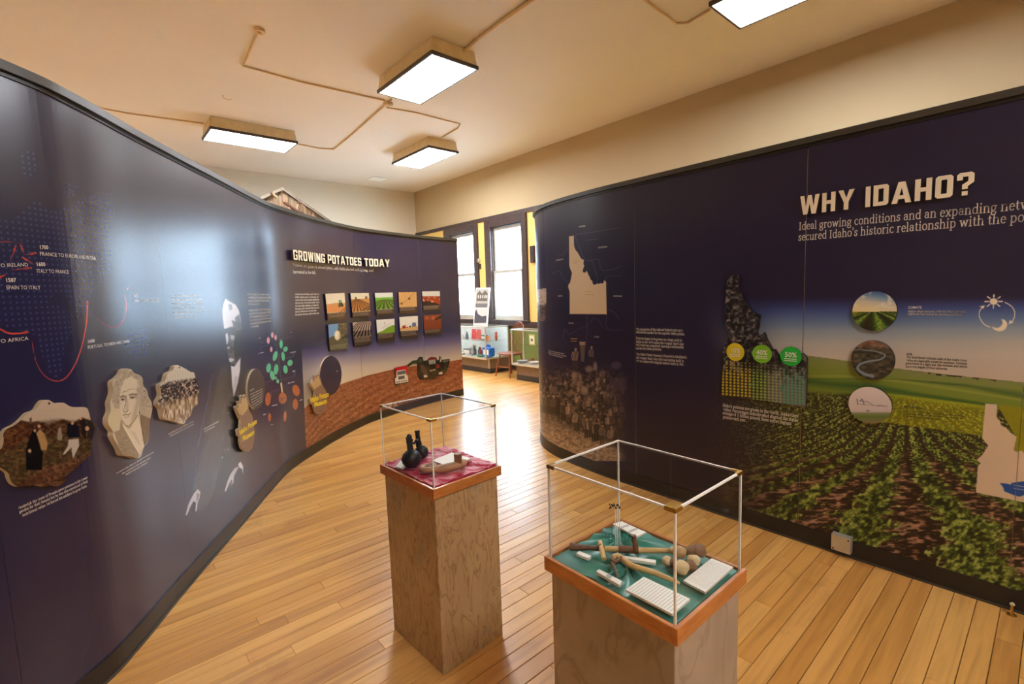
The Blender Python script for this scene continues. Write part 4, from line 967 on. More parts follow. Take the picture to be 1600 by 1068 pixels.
def serif_mesh(txt, bold=1.0):
    V, Fc, x0 = [], [], 0.0
    for ch in txt:
        if ch not in SERIF:
            v, f = text_mesh(ch); 
            b = len(V); V += [(x0+x*.95, y*.95) for x, y in v]; Fc += [tuple(b+i for i in q) for q in f]
            x0 += (max([x for x, y in v])*.95+.06) if len(v) else .25; continue
        adv, st = SERIF[ch]
        for P in st:
            for i in range(len(P)-1):
                (ax, ay), (bx, by) = P[i], P[i+1]; L = math.hypot(bx-ax, by-ay)
                if L < 1e-6: continue
                w_ = (.048+.052*abs(by-ay)/L)*bold; nx, ny = -(by-ay)/L*w_/2, (bx-ax)/L*w_/2
                ex, ey = (bx-ax)/L*w_*.3, (by-ay)/L*w_*.3
                b = len(V); V += [(x0+ax-ex+nx, ay-ey+ny), (x0+ax-ex-nx, ay-ey-ny), (x0+bx+ex-nx, by+ey-ny), (x0+bx+ex+nx, by+ey+ny)]; Fc.append((b, b+1, b+2, b+3))
        x0 += adv+.02
    return np.array(V, float).reshape(-1, 2), Fc, x0
class Lettering:
    def __init__(self, Wl, t=0.0012): self.W, self.t, self.mb = Wl, t, MB()
    def line(self, txt, p0, p1, h, serif=False, upto=None, slant=True, bold=1.0, fat=0.0):
        """txt from photo point p0 to p1 along its baseline; h = capital height in photo pixels at p0; upto = the part of txt that ends at p1"""
        W_ = self.W; s0, z0 = W_.uv(p0[0], p0[1], self.t); s1, z1 = W_.uv(p1[0], p1[1], self.t); zc = W_.uv(p0[0], p0[1]-h, self.t)[1]-z0
        if serif:
            v, f, _ = serif_mesh(txt, bold); wd = serif_mesh(upto or txt, bold)[2]; cap = .70
        else:
            v, f = text_mesh(txt, 2, fat); wd = text_mesh(upto or txt, 2, fat)[0][:, 0].max(); cap = .73
        if len(v) == 0: return
        kx = (s1-s0)/wd; ky = zc/cap; sl = (z1-z0)/(s1-s0)
        pts = []
        for x, y in v:
            s = s0+x*kx; pts.append(W_.P3(min(max(s, 0.001), W_.L-.001), z0+y*ky+(x*kx)*sl, self.t))
        self.mb.add(pts, f)
    def greek(self, rows, R):
        """rows of words too small to read: [(p0, p1, h)]"""
        for p0, p1, h in rows:
            s0, z0 = self.W.uv(*p0, self.t); s1, z1 = self.W.uv(*p1, self.t); hz = (self.W.uv(p0[0], p0[1]-h, self.t)[1]-z0)
            L = s1-s0; x = 0
            while x < L-hz*.5:
                n = R.randint(2, 8)
                for i in range(n):
                    if x > L: break
                    a = x+hz*.06; b = x+hz*.42; tall = R.random() < .3; zz = z0+(z1-z0)*x/L; hh = hz*(1.0 if tall else .66)
                    g = R.choice((0, 1, 2))
                    def q(u0, u1, w0, w1):
                        self.mb.add([self.W.P3(s0+u0, zz+w0, self.t), self.W.P3(s0+u1, zz+w0, self.t), self.W.P3(s0+u1, zz+w1, self.t), self.W.P3(s0+u0, zz+w1, self.t)], [(0,1,2,3)])
                    q(a, a+hz*.15, 0, hh)
                    if g == 0: q(b-hz*.13, b, 0, hz*.66); q(a, b, hz*.54, hz*.66)
                    elif g == 1: q(a, b, 0, hz*.13); q(a, b, hz*.54, hz*.66)
                    else: q(b-hz*.13, b, 0, hz*.66)
                    x += hz*.50
                x += hz*.38
    def done(self, name, mat, parent, label=None):
        if self.mb.f:
            o = self.mb.build(name, mat, parent, label=label); o['kind'] = 'stuff'; return o
RG = random.Random(21)
# --- left wall print lettering
t = Lettering(WL)
X3 = lambda x, y: (x/4.854, 340+y/4.854)
t.line('1700', X3(300,238), X3(368,238), 6.2, fat=.022); t.line('FRANCE TO EUROPE AND RUSSIA', X3(303,286), X3(728,320), 6.2)
t.line('1600', X3(275,366), X3(345,366), 6.2, fat=.022); t.line('ITALY TO FRANCE', X3(280,417), X3(522,424), 6.2)
t.line('ENGLAND TO IRELAND', (-52,419), X3(214,368), 6.4); t.line('1587', X3(42,488), X3(125,486), 6.4, fat=.022); t.line('SPAIN TO ITALY', X3(48,543), X3(308,543), 6.4)
t.line('PORTUGAL TO AFRICA', (-66,543), X3(217,926), 6.6)
t.line('1600', X3(664,950), X3(720,943), 5.4, fat=.022); t.line('PORTUGAL TO INDIA AND CHINA', X3(667,995), X3(984,944), 5.4)
t.line('1603', X3(1010,602), X3(1046,600), 4.8, fat=.022); t.line('CHINA TO JAPAN AND ASIA', X3(1012,640), X3(1212,635), 4.8)
X4 = lambda x, y: (x/4.854, 600+y/4.854)
for s_, a, b in (('Frederick the Great of Prussia gave potatoes to his Dower', (143,948), (665,712)), ('garden for their beauty but he was also convinced of their', (148,978), (668,741)), ('nutritional value. He forced his soldiers to grow them.', (172,1003), (662,775))): t.line(s_, X4(*a), X4(*b), 4.4, serif=True, bold=1.3)
t.greek([(X4(885,680), X4(1165,518), 3), (X4(925,684), X4(1140,560), 3), (X4(955,690), X4(1118,596), 3)], RG)
c7 = lambda x, y: (240+x/6.678, 560+y/6.678)
t.greek([(c7(152,795), c7(422,655), 2.6), (c7(172,815), c7(420,688), 2.6), (c7(520,745), c7(678,660), 2.4), (c7(528,768), c7(635,712), 2.4)], RG)
c3 = lambda x, y: (280+x/5.34, 440+y/5.34)
t.greek([((267,464), c3(182,120), 3.6), ((267,470), c3(195,155), 3.6), ((268,476), c3(205,190), 3.6), ((269.5,482.5), c3(212,222), 3.6), ((271,489.5), c3(205,255), 3.6), ((272.5,497), c3(145,298), 3.6)], RG)
t.greek([(c3(572,112), c3(752,112), 3.2), (c3(575,138), c3(766,138), 3.2), (c3(577,165), c3(755,163), 3.2), (c3(579,192), c3(676,190), 3.2), (c3(582,246), c3(760,234), 3.2), (c3(585,274), c3(762,258), 3.2), (c3(588,300), c3(762,284), 3.2), (c3(590,328), c3(764,308), 3.2), (c3(592,356), c3(764,334), 3.2), (c3(596,382), c3(670,374), 3.2)], RG)
t.greek([(B6([(115,538+i*24.5)])[0], B6([(312-(20 if i == 6 else 0),538+i*22.4)])[0], 3.2) for i in range(8)], RG)
gp = empty('x', (0,0,0), '', ''); bpy.data.objects.remove(gp)
t.line('Potatoes are grown in annual plants, with fields planted each spring, and', B6([(95,297)])[0], B6([(768,342)])[0], 4.6, serif=True, bold=1.3)
t.line('harvested in the fall.', B6([(97,355)])[0], B6([(288,362)])[0], 4.6, serif=True, bold=1.3)
t.done('lettering', M['print_white'], left_wall, 'white printed lettering')
# --- right wall print lettering
t = Lettering(WR)
t.line('Ideal growing conditions and an expanding network', (1248,359.2), (1594,326.9), 11.5, serif=True, upto='Ideal growing conditions and an expanding net')
t.line("secured Idaho's historic relationship with the potato", (1247.3,375.9), (1601,345.5), 11.5, serif=True, upto="secured Idaho's historic relationship with the po")
c6 = lambda x, y: (990+x/13.36, 500+y/13.36)
for s_, a, b in (('The expansion of the railroad helped open up a', (52,207), (1025,235)), ('nationwide market for the superior Idaho potato.', (52,268), (1070,315)), ('Potatoes began to be grown on a large scale in', (52,395), (1015,445)), ("Idaho in the 1880's when the Oregon Short Line", (52,468), (1045,522)), ('Rail Road was completed, opening a nationwide', (52,535), (1045,590)), ('market for Idaho potatoes.', (52,605), (585,632)), ("The Idaho Potato Museum is housed in Blackfoot's", (55,728), (1110,800)), ('old Oregon Short Line Rail Road station built in', (55,800), (1050,878)), ('1913 to replace the original station built in 1886.', (55,868), (1055,950))):
    t.line(s_, c6(*a), c6(*b), 3.6, serif=True, bold=1.35)
c8 = lambda x, y: (1120+x/11.43, 620+y/11.43)
for s_, a, b in (("Idaho's potatoes are grown in the North, Snake River", (105,168), (1465,368)), ('Valley. Percentages indicate what share of the states', (110,240), (1450,445)), ('average of 13 billion pounds these active regions', (105,305), (1330,500)), ('produce each year.', (110,378), (525,440))): t.line(s_, c8(*a), c8(*b), 4.6, serif=True, bold=1.35)
e5 = lambda x, y: (1410+x/5.34, 460+y/5.34)
t.line('CLIMATE', e5(47,117), e5(160,117), 4.0, fat=.022); t.line("Idaho's short summers with hot days and cool", e5(45,148), e5(525,150), 3.2, serif=True, bold=1.4); t.line('nights are best suited for growing potatoes.', e5(45,168), e5(500,174), 3.2, serif=True, bold=1.4)
e2 = lambda x, y: (860+x/5.342, 340+y/5.342)
for s_, a, b in (('CANADA', (238,82), (292,74)), ('WASHINGTON', (46,362), (107,352)), ('MONTANA', (400,257), (474,247)), ('OREGON', (62,660), (100,658)), ('WYOMING', (524,661), (598,661)), ('NEVADA', (152,886), (196,886)), ('UTAH', (365,1000), (405,1000))): t.line(s_, e2(*a), e2(*b), 2.6)
d5 = lambda x, y: (840+x/5.34, 520+y/5.34)
t.greek([(d5(92,150), d5(225,178), 1.8), (d5(90,164), d5(240,198), 1.8), (d5(94,178), d5(215,210), 1.8)], RG)
t.done('lettering', M['print_white'], right_wall, 'white printed lettering')
t = Lettering(WR)
t.line('SOIL', e5(33,506), e5(86,507), 4.0, fat=.022)
for s_, a, b in (('The wind-blown volcanic soils of the Snake River', (33,528), (540,558)), ('Valley are especially suited for potatoes. Potatoes', (30,555), (540,584)), ('grow better in a light soil, like volcanic soil which', (28,580), (542,610)), ('has a rich supply of trace minerals.', (26,606), (380,628))): t.line(s_, e5(*a), e5(*b), 3.2, serif=True, bold=1.3)
t.line('IRRIGATION', e5(10,948), e5(158,956), 4.2, fat=.022)
t.greek([(e5(8,975), e5(520,1020), 2.6), (e5(8,996), e5(500,1040), 2.6), (e5(8,1018), e5(330,1048), 2.6)], RG)
t.done('lettering', M['print_dark'], right_wall, 'dark printed lettering')
for (b, (s, z, r)), txt in zip(BADGE, ('10%', '40%', '50%')):
    v, f = text_mesh(txt, 2, .02); w_ = v[:, 0].max(); k = r*1.15/w_; mb = MB()
    mb.add([WR.P3(s-r*.58+x*k, z+y*k*1.05-r*.08, TB+.0062) for x, y in v], f)
    for j in range(2):
        for i in range(7):
            a = s-r*.6+i*r*.17; mb.add([WR.P3(a+u*r*.13, z-r*(.32+.2*j)+v_*r*.10, TB+.0062) for u, v_ in ((0,0),(1,0),(1,1),(0,1))], [(0,1,2,3)])
    mb.build('lettering', M['print_white'], lava)['kind'] = 'stuff'

# --- block headline letters, raised off the wall
def block(ch):
    t_, w_, k = .25, .60, .09
    oct_ = lambda x0, y0, x1, y1, c: [(x0+c,y0),(x1-c,y0),(x1,y0+c),(x1,y1-c),(x1-c,y1),(x0+c,y1),(x0,y1-c),(x0,y0+c)]
    g = {
     'O': (w_, [oct_(0,0,w_,1,k), oct_(t_*.8,t_*.75,w_-t_*.8,1-t_*.75,.02)]),
     'D': (w_, [[(0,0),(w_-k,0),(w_,k),(w_,1-k),(w_-k,1),(0,1)], [(t_*.8,t_*.75),(w_-t_*.8,t_*.75),(w_-t_*.8,1-t_*.75),(t_*.8,1-t_*.75)]]),
     'H': (w_, [[(0,0),(.2,0),(.2,.41),(.4,.41),(.4,0),(.6,0),(.6,1),(.4,1),(.4,.6),(.2,.6),(.2,1),(0,1)]]),
     'I': (.2, [[(0,0),(.2,0),(.2,1),(0,1)]]),
     'W': (.92, [[(.16,0),(.36,0),(.46,.55),(.56,0),(.76,0),(.92,1),(.72,1),(.645,.42),(.55,1),(.37,1),(.275,.42),(.2,1),(0,1)]]),
     'Y': (.70, [[(.25,0),(.45,0),(.45,.38),(.70,1),(.48,1),(.35,.60),(.22,1),(0,1),(.25,.38)]]),
     'A': (.74, [[(0,0),(.21,0),(.255,.19),(.485,.19),(.53,0),(.74,0),(.50,1),(.24,1)], [(.295,.37),(.445,.37),(.37,.72)]]),
     'N': (.64, [[(0,0),(.2,0),(.2,.52),(.43,0),(.64,0),(.64,1),(.44,1),(.44,.48),(.21,1),(0,1)]]),
     'G': (w_, [[(k,0),(w_-k,0),(w_,k),(w_,.55),(.32,.55),(.32,.38),(.41,.38),(.41,.18),(.2,.18),(.2,.82),(.4,.82),(.4,.70),(w_,.70),(w_,1-k),(w_-k,1),(k,1),(0,1-k),(0,k)]]),
     'R': (.62, [[(0,0),(.2,0),(.2,.34),(.28,.34),(.40,0),(.62,0),(.48,.37),(.60,.46),(.60,1-k),(.60-k,1),(0,1)], [(.2,.52),(.4,.52),(.4,.82),(.2,.82)]]),
     'P': (w_, [[(0,0),(.2,0),(.2,.34),(w_-k,.34),(w_,.43),(w_,1-k),(w_-k,1),(0,1)], [(.2,.52),(.4,.52),(.4,.82),(.2,.82)]]),
     'T': (.58, [[(.19,0),(.39,0),(.39,.81),(.58,.81),(.58,1),(0,1),(0,.81),(.19,.81)]]),
     'E': (.50, [[(0,0),(.5,0),(.5,.19),(.2,.19),(.2,.41),(.44,.41),(.44,.59),(.2,.59),(.2,.81),(.5,.81),(.5,1),(0,1)]]),
     'S': (.58, [[(k,0),(.58-k,0),(.58,k),(.58,.50),(.50,.59),(.2,.59),(.2,.82),(.39,.82),(.39,.72),(.58,.72),(.58,1-k),(.58-k,1),(k,1),(0,1-k),(0,.50),(.08,.41),(.39,.41),(.39,.18),(.2,.18),(.2,.30),(0,.30),(0,k)]]),
     '?': (.56, [[(.18,.28),(.37,.28),(.37,.40),(.56,.55),(.56,1-k),(.56-k,1),(k,1),(0,1-k),(0,.68),(.19,.68),(.19,.82),(.37,.82),(.37,.62),(.18,.48)], [(.18,0),(.37,0),(.37,.19),(.18,.19)]])}
    return g[ch]
def heading(Wl, txt, p0, p1, h0, depth, off, label, space=.34, gap=.12):
    s0, z0 = Wl.uv(*p0, depth); s1, z1 = Wl.uv(*p1, depth); hz = Wl.uv(p0[0], p0[1]-h0, depth)[1]-z0
    tot = sum(space if c == ' ' else block(c)[0]+gap for c in txt)-gap
    kx = (s1-s0)/tot; root = empty('heading_sign', Wl.P3((s0+s1)/2, (z0+z1)/2, 0), label, 'sign'); x = 0
    for ch in txt:
        if ch == ' ': x += space; continue
        wd, loops = block(ch)
        cu = bpy.data.curves.new('l', 'CURVE'); cu.dimensions = '2D'; cu.fill_mode = 'BOTH'; cu.extrude = .5
        for lp in loops:
            sp = cu.splines.new('POLY'); sp.points.add(len(lp)-1); sp.use_cyclic_u = True
            for pt, (a, b) in zip(sp.points, lp): pt.co = (a, b, 0, 1)
        o = bpy.data.objects.new('l', cu); me = o.to_mesh(); mb = MB(); vs = []
        zsl = (z1-z0)/(s1-s0)
        for v in me.vertices:
            s = s0+(x+v.co.x)*kx; vs.append(Wl.P3(s, z0+v.co.y*hz+(s-s0)*zsl, off+(v.co.z+.5)*(depth-off)))
        for p in me.polygons:
            mb.add([vs[i] for i in p.vertices], [tuple(range(len(p.vertices)))], 0 if p.normal.z > .5 else 1)
        o.to_mesh_clear(); bpy.data.objects.remove(o); bpy.data.curves.remove(cu)
        mb.build('letter', [M['letter_white'], M['letter_side']], root); x += wd+gap
    return root
heading(WR, 'WHY IDAHO?', (1249.7,335.9), (1521,303.5), 29, .022, .002, 'raised cream block letters reading WHY IDAHO? on the right wall')
heading(WL, 'GROWING POTATOES TODAY', (458.9,405.6), (609.3,416.9), 15.8, .036, .002, 'raised cream block letters reading GROWING POTATOES TODAY', gap=.10)

# --- potato-shaped badge boards with a disc behind each
def potato_badge(cx, cy, ry, rx, outline, disc_mat, label, l1, l2, cap_rows, txt_mat):
    sz, c0 = disc_sz(WL, cx, cy, ry, .016, 44, r_s=rx)
    root = empty('museum_plaque', WL.P3(c0[0], c0[1], 0), label, 'plaque', 'round plaques with potato badges')
    slab(WL, sz, .0005, .016, [disc_mat, M['board_side']], 'disc', root)
    pts = lift(WL, outline, .03)
    bp = slab(WL, pts, .0165, .032, [M['spud'], M['board_side']], 'badge_board', root); bp['label'] = 'brown potato shaped board with crown'
    cs = sum(a for a, b in pts)/len(pts); cz = sum(b for a, b in pts)/len(pts)
    inner = [(cs+(a-cs)*.80, cz+(b-cz)*.86) for a, b in pts]
    top = max(b for a, b in pts); bot = min(b for a, b in pts)
    crown = [p for p in inner]
    tl = Lettering(WL, .033); tl.line(*l1, fat=.045); tl.line(*l2, fat=.045)
    o = tl.done('lettering', M['yellow_letter'], bp, 'yellow lettering')
    tb = Lettering(WL, .0326)
    tt = Lettering(WL, .0168)
    tt.greek(cap_rows, RG); tt.done('caption', M['print_white'], root)
    return root, bp
M['spud'] = plain('potato_brown_print', (142, 108, 84), .5, var=.15, scale=30)
M['crown_tan'] = plain('crown_gold_print', (190, 156, 104), .5)
M['yellow_letter'] = plain('yellow_letter', (236, 208, 40), .45)
M['disc_brown'] = plain('dark_brown_disc', (64, 50, 46), .4)
M['disc_navy'] = plain('navy_disc', (42, 34, 62), .4)
k5 = lambda pts: crop(pts, 360, 560, 6.667); k6 = lambda pts: crop(pts, 470, 540, 8.9)
OUT_A = k5([(60,535),(48,500),(62,488),(80,500),(85,470),(70,440),(92,438),(112,452),(110,410),(100,390),(125,378),(140,398),(150,372),(168,378),(165,430),(185,440),(190,540),(225,590),(240,680),(250,745),(245,860),(225,930),(190,968),(150,965),(115,930),(100,870),(100,810),(78,800),(70,735),(100,720),(105,640),(85,600)])
OUT_B = k6([(140,560),(100,545),(92,520),(125,518),(140,530),(150,490),(160,465),(190,480),(178,430),(180,410),(210,420),(230,440),(228,400),(255,400),(275,460),(300,545),(345,620),(368,720),(365,830),(335,910),(265,962),(215,945),(185,890),(178,830),(135,795),(118,740),(185,720),(190,640)])
pa, ba = potato_badge(401, 607, 32, 14, OUT_A, M['disc_brown'], 'dark brown round plaque with potato badge beside the plant diagram',
    ('Idaho Potato', (374.4,679.5), (401.5,660.5), 9), ('Museum', (379.5,689), (397.5,677.5), 9), [((391.0,611.5),(397,607.5),2.6)]+[((391.2+.4*i,617+i*4.4),(410.5,608.0+i*3.7),2.3) for i in range(6)], None)
pb, bb = potato_badge(517, 586.2, 31, 17.2, OUT_B, M['disc_navy'], 'navy round plaque with potato badge over the printed soil',
    ('Idaho Potato', (485.5,628.5), (514,618.8), 9), ('Museum', (491.5,635.5), (511,629), 8), [((503.8,583.2),(512,580.6),2.4),((504,587.2),(528,579.6),2.0),((504.3,590),(524.5,584),2.0)], None)
for bp, pts in ((ba, k5([(68,530),(60,505),(85,515),(98,462),(115,470),(130,405),(150,420),(162,400),(178,450),(182,520),(130,590),(95,580)])), (bb, k6([(150,555),(120,535),(148,540),(166,480),(190,500),(200,430),(222,455),(245,415),(262,465),(285,540),(220,580),(190,610)]))):
    slab(WL, lift(WL, pts, .034), .032, .0345, [M['crown_tan'], M['board_side']], 'crown', bp)['label'] = 'tan crown'
# ================================================================== ROOM
XW, YB, XL, YR, ZC = 6.6, 11.17, -3.4, -3.2, 4.26
def at_depth(px, py, d): 
    v = ray(px, py)*d; return Vector((v[0], v[1], v[2]+H))
def depth_of(p): return float(p[0]*CF[0]+p[1]*CF[1]+(p[2]-H)*CF[2])

# ---- floor: planks run along x
fl = MB().box((XL-.2, YR-.2, -.10), (XW+.2, YB+.2, -.022)).build('floor', M['gap']); struct(fl)
PW = 0.083
pm = MB(); c_ = .0016
xs, ys = (0, 1), (-PW/2+.0012, PW/2-.0012)
for z_, i_ in ((-.02, 0), (-.0016, 0), (0, c_)):
    for x_, y_ in ((xs[0]+i_*.6, ys[0]+i_), (xs[1]-i_*.6, ys[0]+i_), (xs[1]-i_*.6, ys[1]-i_), (xs[0]+i_*.6, ys[1]-i_)): pm.v.append((x_, y_, z_))
pm.f = [(8,9,10,11)]+[(k*4+j, k*4+(j+1) % 4, k*4+4+(j+1) % 4, k*4+4+j) for k in (0, 1) for j in range(4)]
pm.mi = [0]*len(pm.f)
pl0 = pm.build('plank', M['plank'], fl)
def xleft(y):
    k = np.interp(y, WL.p[:, 1], WL.p[:, 0]); return float(k)
n_pl = 0; far = MB(); rp = random.Random(17)
def far_board(x0, x1, y):
    a, b = y+ys[0], y+ys[1]; 
    far.add([(x0+.0006,a,-.0015),(x1-.0006,a,-.0015),(x1-.0006,b,-.0015),(x0+.0006,b,-.0015),(x0+.0016,a+.0016,0),(x1-.0016,a+.0016,0),(x1-.0016,b-.0016,0),(x0+.0016,b-.0016,0)], [(4,5,6,7),(0,1,5,4),(1,2,6,5),(2,3,7,6),(3,0,4,7)])
row = 0; y = YR+PW/2
Y0N, Y1N = -0.25, 6.3
first = True
while y < YB:
    x = XL-rp.uniform(0, 1.5); end = XW+.05
    near = Y0N < y < Y1N
    lo = xleft(y)-.15 if 1.8 < y < 6.25 else (max(-.4, -.2) if y < 1.8 else 9)
    hi = 3.3 if y < 3.3 else (3.9 if y < 4.3 else 6.3)
    while x < end:
        L = rp.choice((.75, 1.1, 1.6, 2.0, 2.4, 2.8))+rp.uniform(-.15, .15); x1 = min(x+L, end); xa = max(x, XL)
        if x1-xa > .02:
            if near and n_pl < 300 and x1 > lo and xa < hi:
                o = pl0 if first else pl0.copy()
                if not first: COL.objects.link(o)
                first = False; o.location = (xa, y, rp.uniform(-.0004, .0)); o.scale = (x1-xa-.0012, 1, 1); n_pl += 1
            else: far_board(xa, x1, y)
        x += L
    y += PW; row += 1
print('planks', n_pl)
fp = far.build('plank_run', M['plank_far'], fl); fp['kind'] = 'stuff'

struct(MB().box((XL-.2, YR-.2, ZC), (XW+.2, YB+.2, ZC+.12)).build('ceiling', M['ceiling']))
struct(MB().box((XL-.2, YB, 0), (XW+.2, YB+.15, ZC)).build('wall_back', M['white_wall']))
struct(MB().box((XL-.15, YR, 0), (XL, YB, ZC)).build('wall_left', M['cream']))
struct(MB().box((XL-.2, YR-.15, 0), (XW+.2, YR, ZC)).build('wall_rear', M['cream']))
# ---- window wall
g2l, g2r = atx(767, 353, XW)[1], atx(815.5, 347, XW)[1]
zb, zt_ = 1.05, atx(790, 350.5, XW)[2]
zmid = atx(791, 423.5, XW)[2]
o2l, o2r = atx(758, 345, XW)[1], atx(823, 329, XW)[1]
o1r = atx(746.5, 347, XW)[1]
gw = g2l-g2r; ow = o2l-o2r; pitch = o1r-o2r
RAIL = 3.18
wins = [o2r+pitch*k for k in (1, 0)]      # outer right edge of each window casing
cut = sorted((o+(g2r-o2r), o+(g2r-o2r)+gw) for o in wins)
wl_up, wl_mid, wl_low = MB(), MB(), MB()
T = .22
wl_up.box((XW, YR, RAIL), (XW+T, YB, ZC))
wl_low.box((XW, YR, 0), (XW+T, YB, zb-.06))
prev = YR
for a, b in cut+[(YB, YB)]:
    wl_mid.box((XW, prev, zb-.06), (XW+T, a, RAIL)); 
    if a < YB:
        wl_mid.box((XW, a, zt_), (XW+T, b, RAIL)); wl_mid.box((XW, a, zb-.06), (XW+T, b, zb))
    prev = b
wr_ = wl_up.build('wall_right', M['cream']); struct(wr_)
wl_mid.build('yellow_band', M['yellow'], wr_); wl_low.build('green_wainscot', M['green'], wr_)
tr = MB().box((XW-.03, YR, RAIL-.03), (XW, YB, RAIL+.05)).build('trim_1', M['dark_trim']); struct(tr)
tr = MB(); 
tr.box((XW-.05, YR, zb-.13), (XW, YB, zb-.03)); struct(tr.build('trim_2', M['dark_trim']))
struct(MB().box((XW-.025, YR, 0), (XW, YB, .16)).build('baseboard_right', M['dark_trim']))
struct(MB().box((XL, YB-.025, 0), (XW-.03, YB, .16)).build('baseboard_back', M['dark_trim']))
for k, o in enumerate(wins):
    a, b = o+(g2r-o2r), o+(g2r-o2r)+gw
    r0 = empty('window_%d' % (k+1), (XW, (a+b)/2, 0), None, None); r0['kind'] = 'structure'
    MB().bbox((XW-.045, o, zb-.03), (XW, a, RAIL-.031)).build('casing', M['dark_trim'], r0)
    MB().bbox((XW-.045, b, zb-.03), (XW, o+ow, RAIL-.031)).build('casing', M['dark_trim'], r0)
    MB().bbox((XW-.042, a, zt_), (XW, b, RAIL-.031)).build('head_casing', M['dark_trim'], r0)
    MB().bbox((XW-.09, o-.02, zb-.035), (XW+.09, o+ow+.02, zb-.002)).build('window_sill', M['dark_trim'], r0)
    MB().box((XW, a, zb), (XW+.12, a+.02, zt_)).box((XW, b-.02, zb), (XW+.12, b, zt_)).box((XW, a+.02, zt_-.02), (XW+.12, b-.02, zt_)).build('jamb', M['dark_trim'], r0)
    for j, (z0, z1, xo) in enumerate(((zb, zmid+.03, .012), (zmid-.03, zt_-.025, .05))):
        f = MB(); ww = .055
        f.box((XW+xo, a+.025, z0), (XW+xo+.035, a+.025+ww, z1)).box((XW+xo, b-.025-ww, z0), (XW+xo+.035, b-.025, z1))
        f.box((XW+xo, a+.025+ww, z0), (XW+xo+.035, b-.025-ww, z0+(.09 if j == 0 else .06))).box((XW+xo, a+.025+ww, z1-.06), (XW+xo+.035, b-.025-ww, z1))
        s_ = f.build('sash', M['white_trim'], r0)
        MB().box((XW+xo+.014, a+.025+ww, z0+.05), (XW+xo+.02, b-.025-ww, z1-.05)).build('pane', M['glass'], s_)
    ld = bpy.data.lights.new('window_portal', 'AREA'); ld.shape = 'RECTANGLE'; ld.size = b-a; ld.size_y = zt_-zb; ld.cycles.is_portal = True
    lo = bpy.data.objects.new('window_portal', ld); COL.objects.link(lo)
    lo.matrix_world = Matrix.Translation((XW+.21, (a+b)/2, (zb+zt_)/2)) @ Matrix(((0,0,1,0),(1,0,0,0),(0,1,0,0),(0,0,0,1)))
# outside: pale paving and a pale low building across the street
gd = MB().box((XW+.3, -30, -.7), (70, 60, -.6)).build('ground', plain('pale_pavement', (196,198,200), .8)); struct(gd)
bl = empty('street_building', (34, 44, -.6), 'pale low building seen through the window glass', 'building')
MB().box((34, 30, -.6), (40, 60, 4.2)).build('wall', plain('pale_blue_siding', (206, 222, 232), .8), bl)
MB().box((33.6, 29.6, 4.2), (40.4, 60.4, 4.6)).build('roof', plain('pale_roof', (190,196,204), .8), bl)
for i in range(6): MB().box((33.9, 32+i*4.4, .6), (34.02, 34+i*4.4, 2.6)).build('window', plain('pale_window', (170,196,214), .3) if i == 0 else bpy.data.materials['pale_window'], bl)

# ================================================================== CEILING LIGHTS AND CONDUIT
ZL = 4.08
def fixture(x0, y0, x1, y1, label):
    r0 = empty('ceiling_light', ((x0+x1)/2, (y0+y1)/2, ZC), label, 'ceiling light', 'fluorescent ceiling lights')
    i, k = .012, .03
    bd = MB(); a, b = [], []
    lo = [(x0+i,y0+i,ZL+.025),(x1-i,y0+i,ZL+.025),(x1-i,y1-i,ZL+.025),(x0+i,y1-i,ZL+.025)]; hi = [(x0+k,y0+k,ZC-.001),(x1-k,y0+k,ZC-.001),(x1-k,y1-k,ZC-.001),(x0+k,y1-k,ZC-.001)]
    bd.add(lo+hi, [(0,1,5,4),(1,2,6,5),(2,3,7,6),(3,0,4,7),(4,5,6,7),(3,2,1,0)]); bd.build('housing', M['fixture'], r0)
    fw = .022; fr = MB()
    for lo_, hi_ in (((x0,y0,ZL-.012),(x1,y0+fw,ZL+.026)), ((x0,y1-fw,ZL-.012),(x1,y1,ZL+.026)), ((x0,y0+fw,ZL-.012),(x0+fw,y1-fw,ZL+.026)), ((x1-fw,y0+fw,ZL-.012),(x1,y1-fw,ZL+.026))): fr.box(lo_, hi_)
    fr.build('door_frame', M['lens_frame'], r0)
    MB().box((x0+fw, y0+fw, ZL-.006), (x1-fw, y1-fw, ZL+.004)).build('diffuser', M['lens'], r0)
    return r0
fixture(2.90, 4.42, 3.51, 5.66, 'lit ceiling light nearest the middle, largest whole one in view')
fixture(4.54, 7.15, 5.16, 8.44, 'small lit ceiling light nearest the far corner')
fixture(1.555, 8.16, 2.765, 8.80, 'lit ceiling light turned sideways above the left exhibit wall')
fixture(4.40, .98, 5.02, 2.22, 'lit ceiling light cut off by the top edge of the picture')
fixture(.4, -2.7, 1.01, -1.46, 'added unseen ceiling light above and behind the viewer')  # added out-of-view fixture, brightens the right exhibit wall
fixture(-1.75, 8.16, -.54, 8.80, 'added ceiling light, unseen behind the left exhibit wall')  # added unseen fixture, lifts the far corner and ceiling
def conduit(pts, r, label, name='ceiling_conduit'):
    p = [atz(x, y, ZC-r*1.2) for x, y in pts]; mb = MB().tube(p, r, 8)
    o = mb.build(name, M['conduit'], None, True); return tag(o, label, 'conduit', 'painted conduit runs on the ceiling')
j1 = [(405,48),(380,103),(470,128),(601,157)]
conduit(j1, .011, 'painted ceiling conduit from junction box to the middle crossing')
conduit([(838,-4),(795,25),(748,60),(722,82)], .016, 'thick painted conduit meeting the large ceiling light')
conduit([(612,155),(600,166),(545,215),(522,233),(500,232),(466,225)], .011, 'curved painted conduit feeding the sideways ceiling light')
conduit([(604,168),(650,176),(719,194),(716,200),(690,215)], .010, 'bent painted conduit feeding the far corner light')
conduit([(150,168),(205,178),(319,193)], .010, 'thin painted conduit running left behind the exhibit wall')
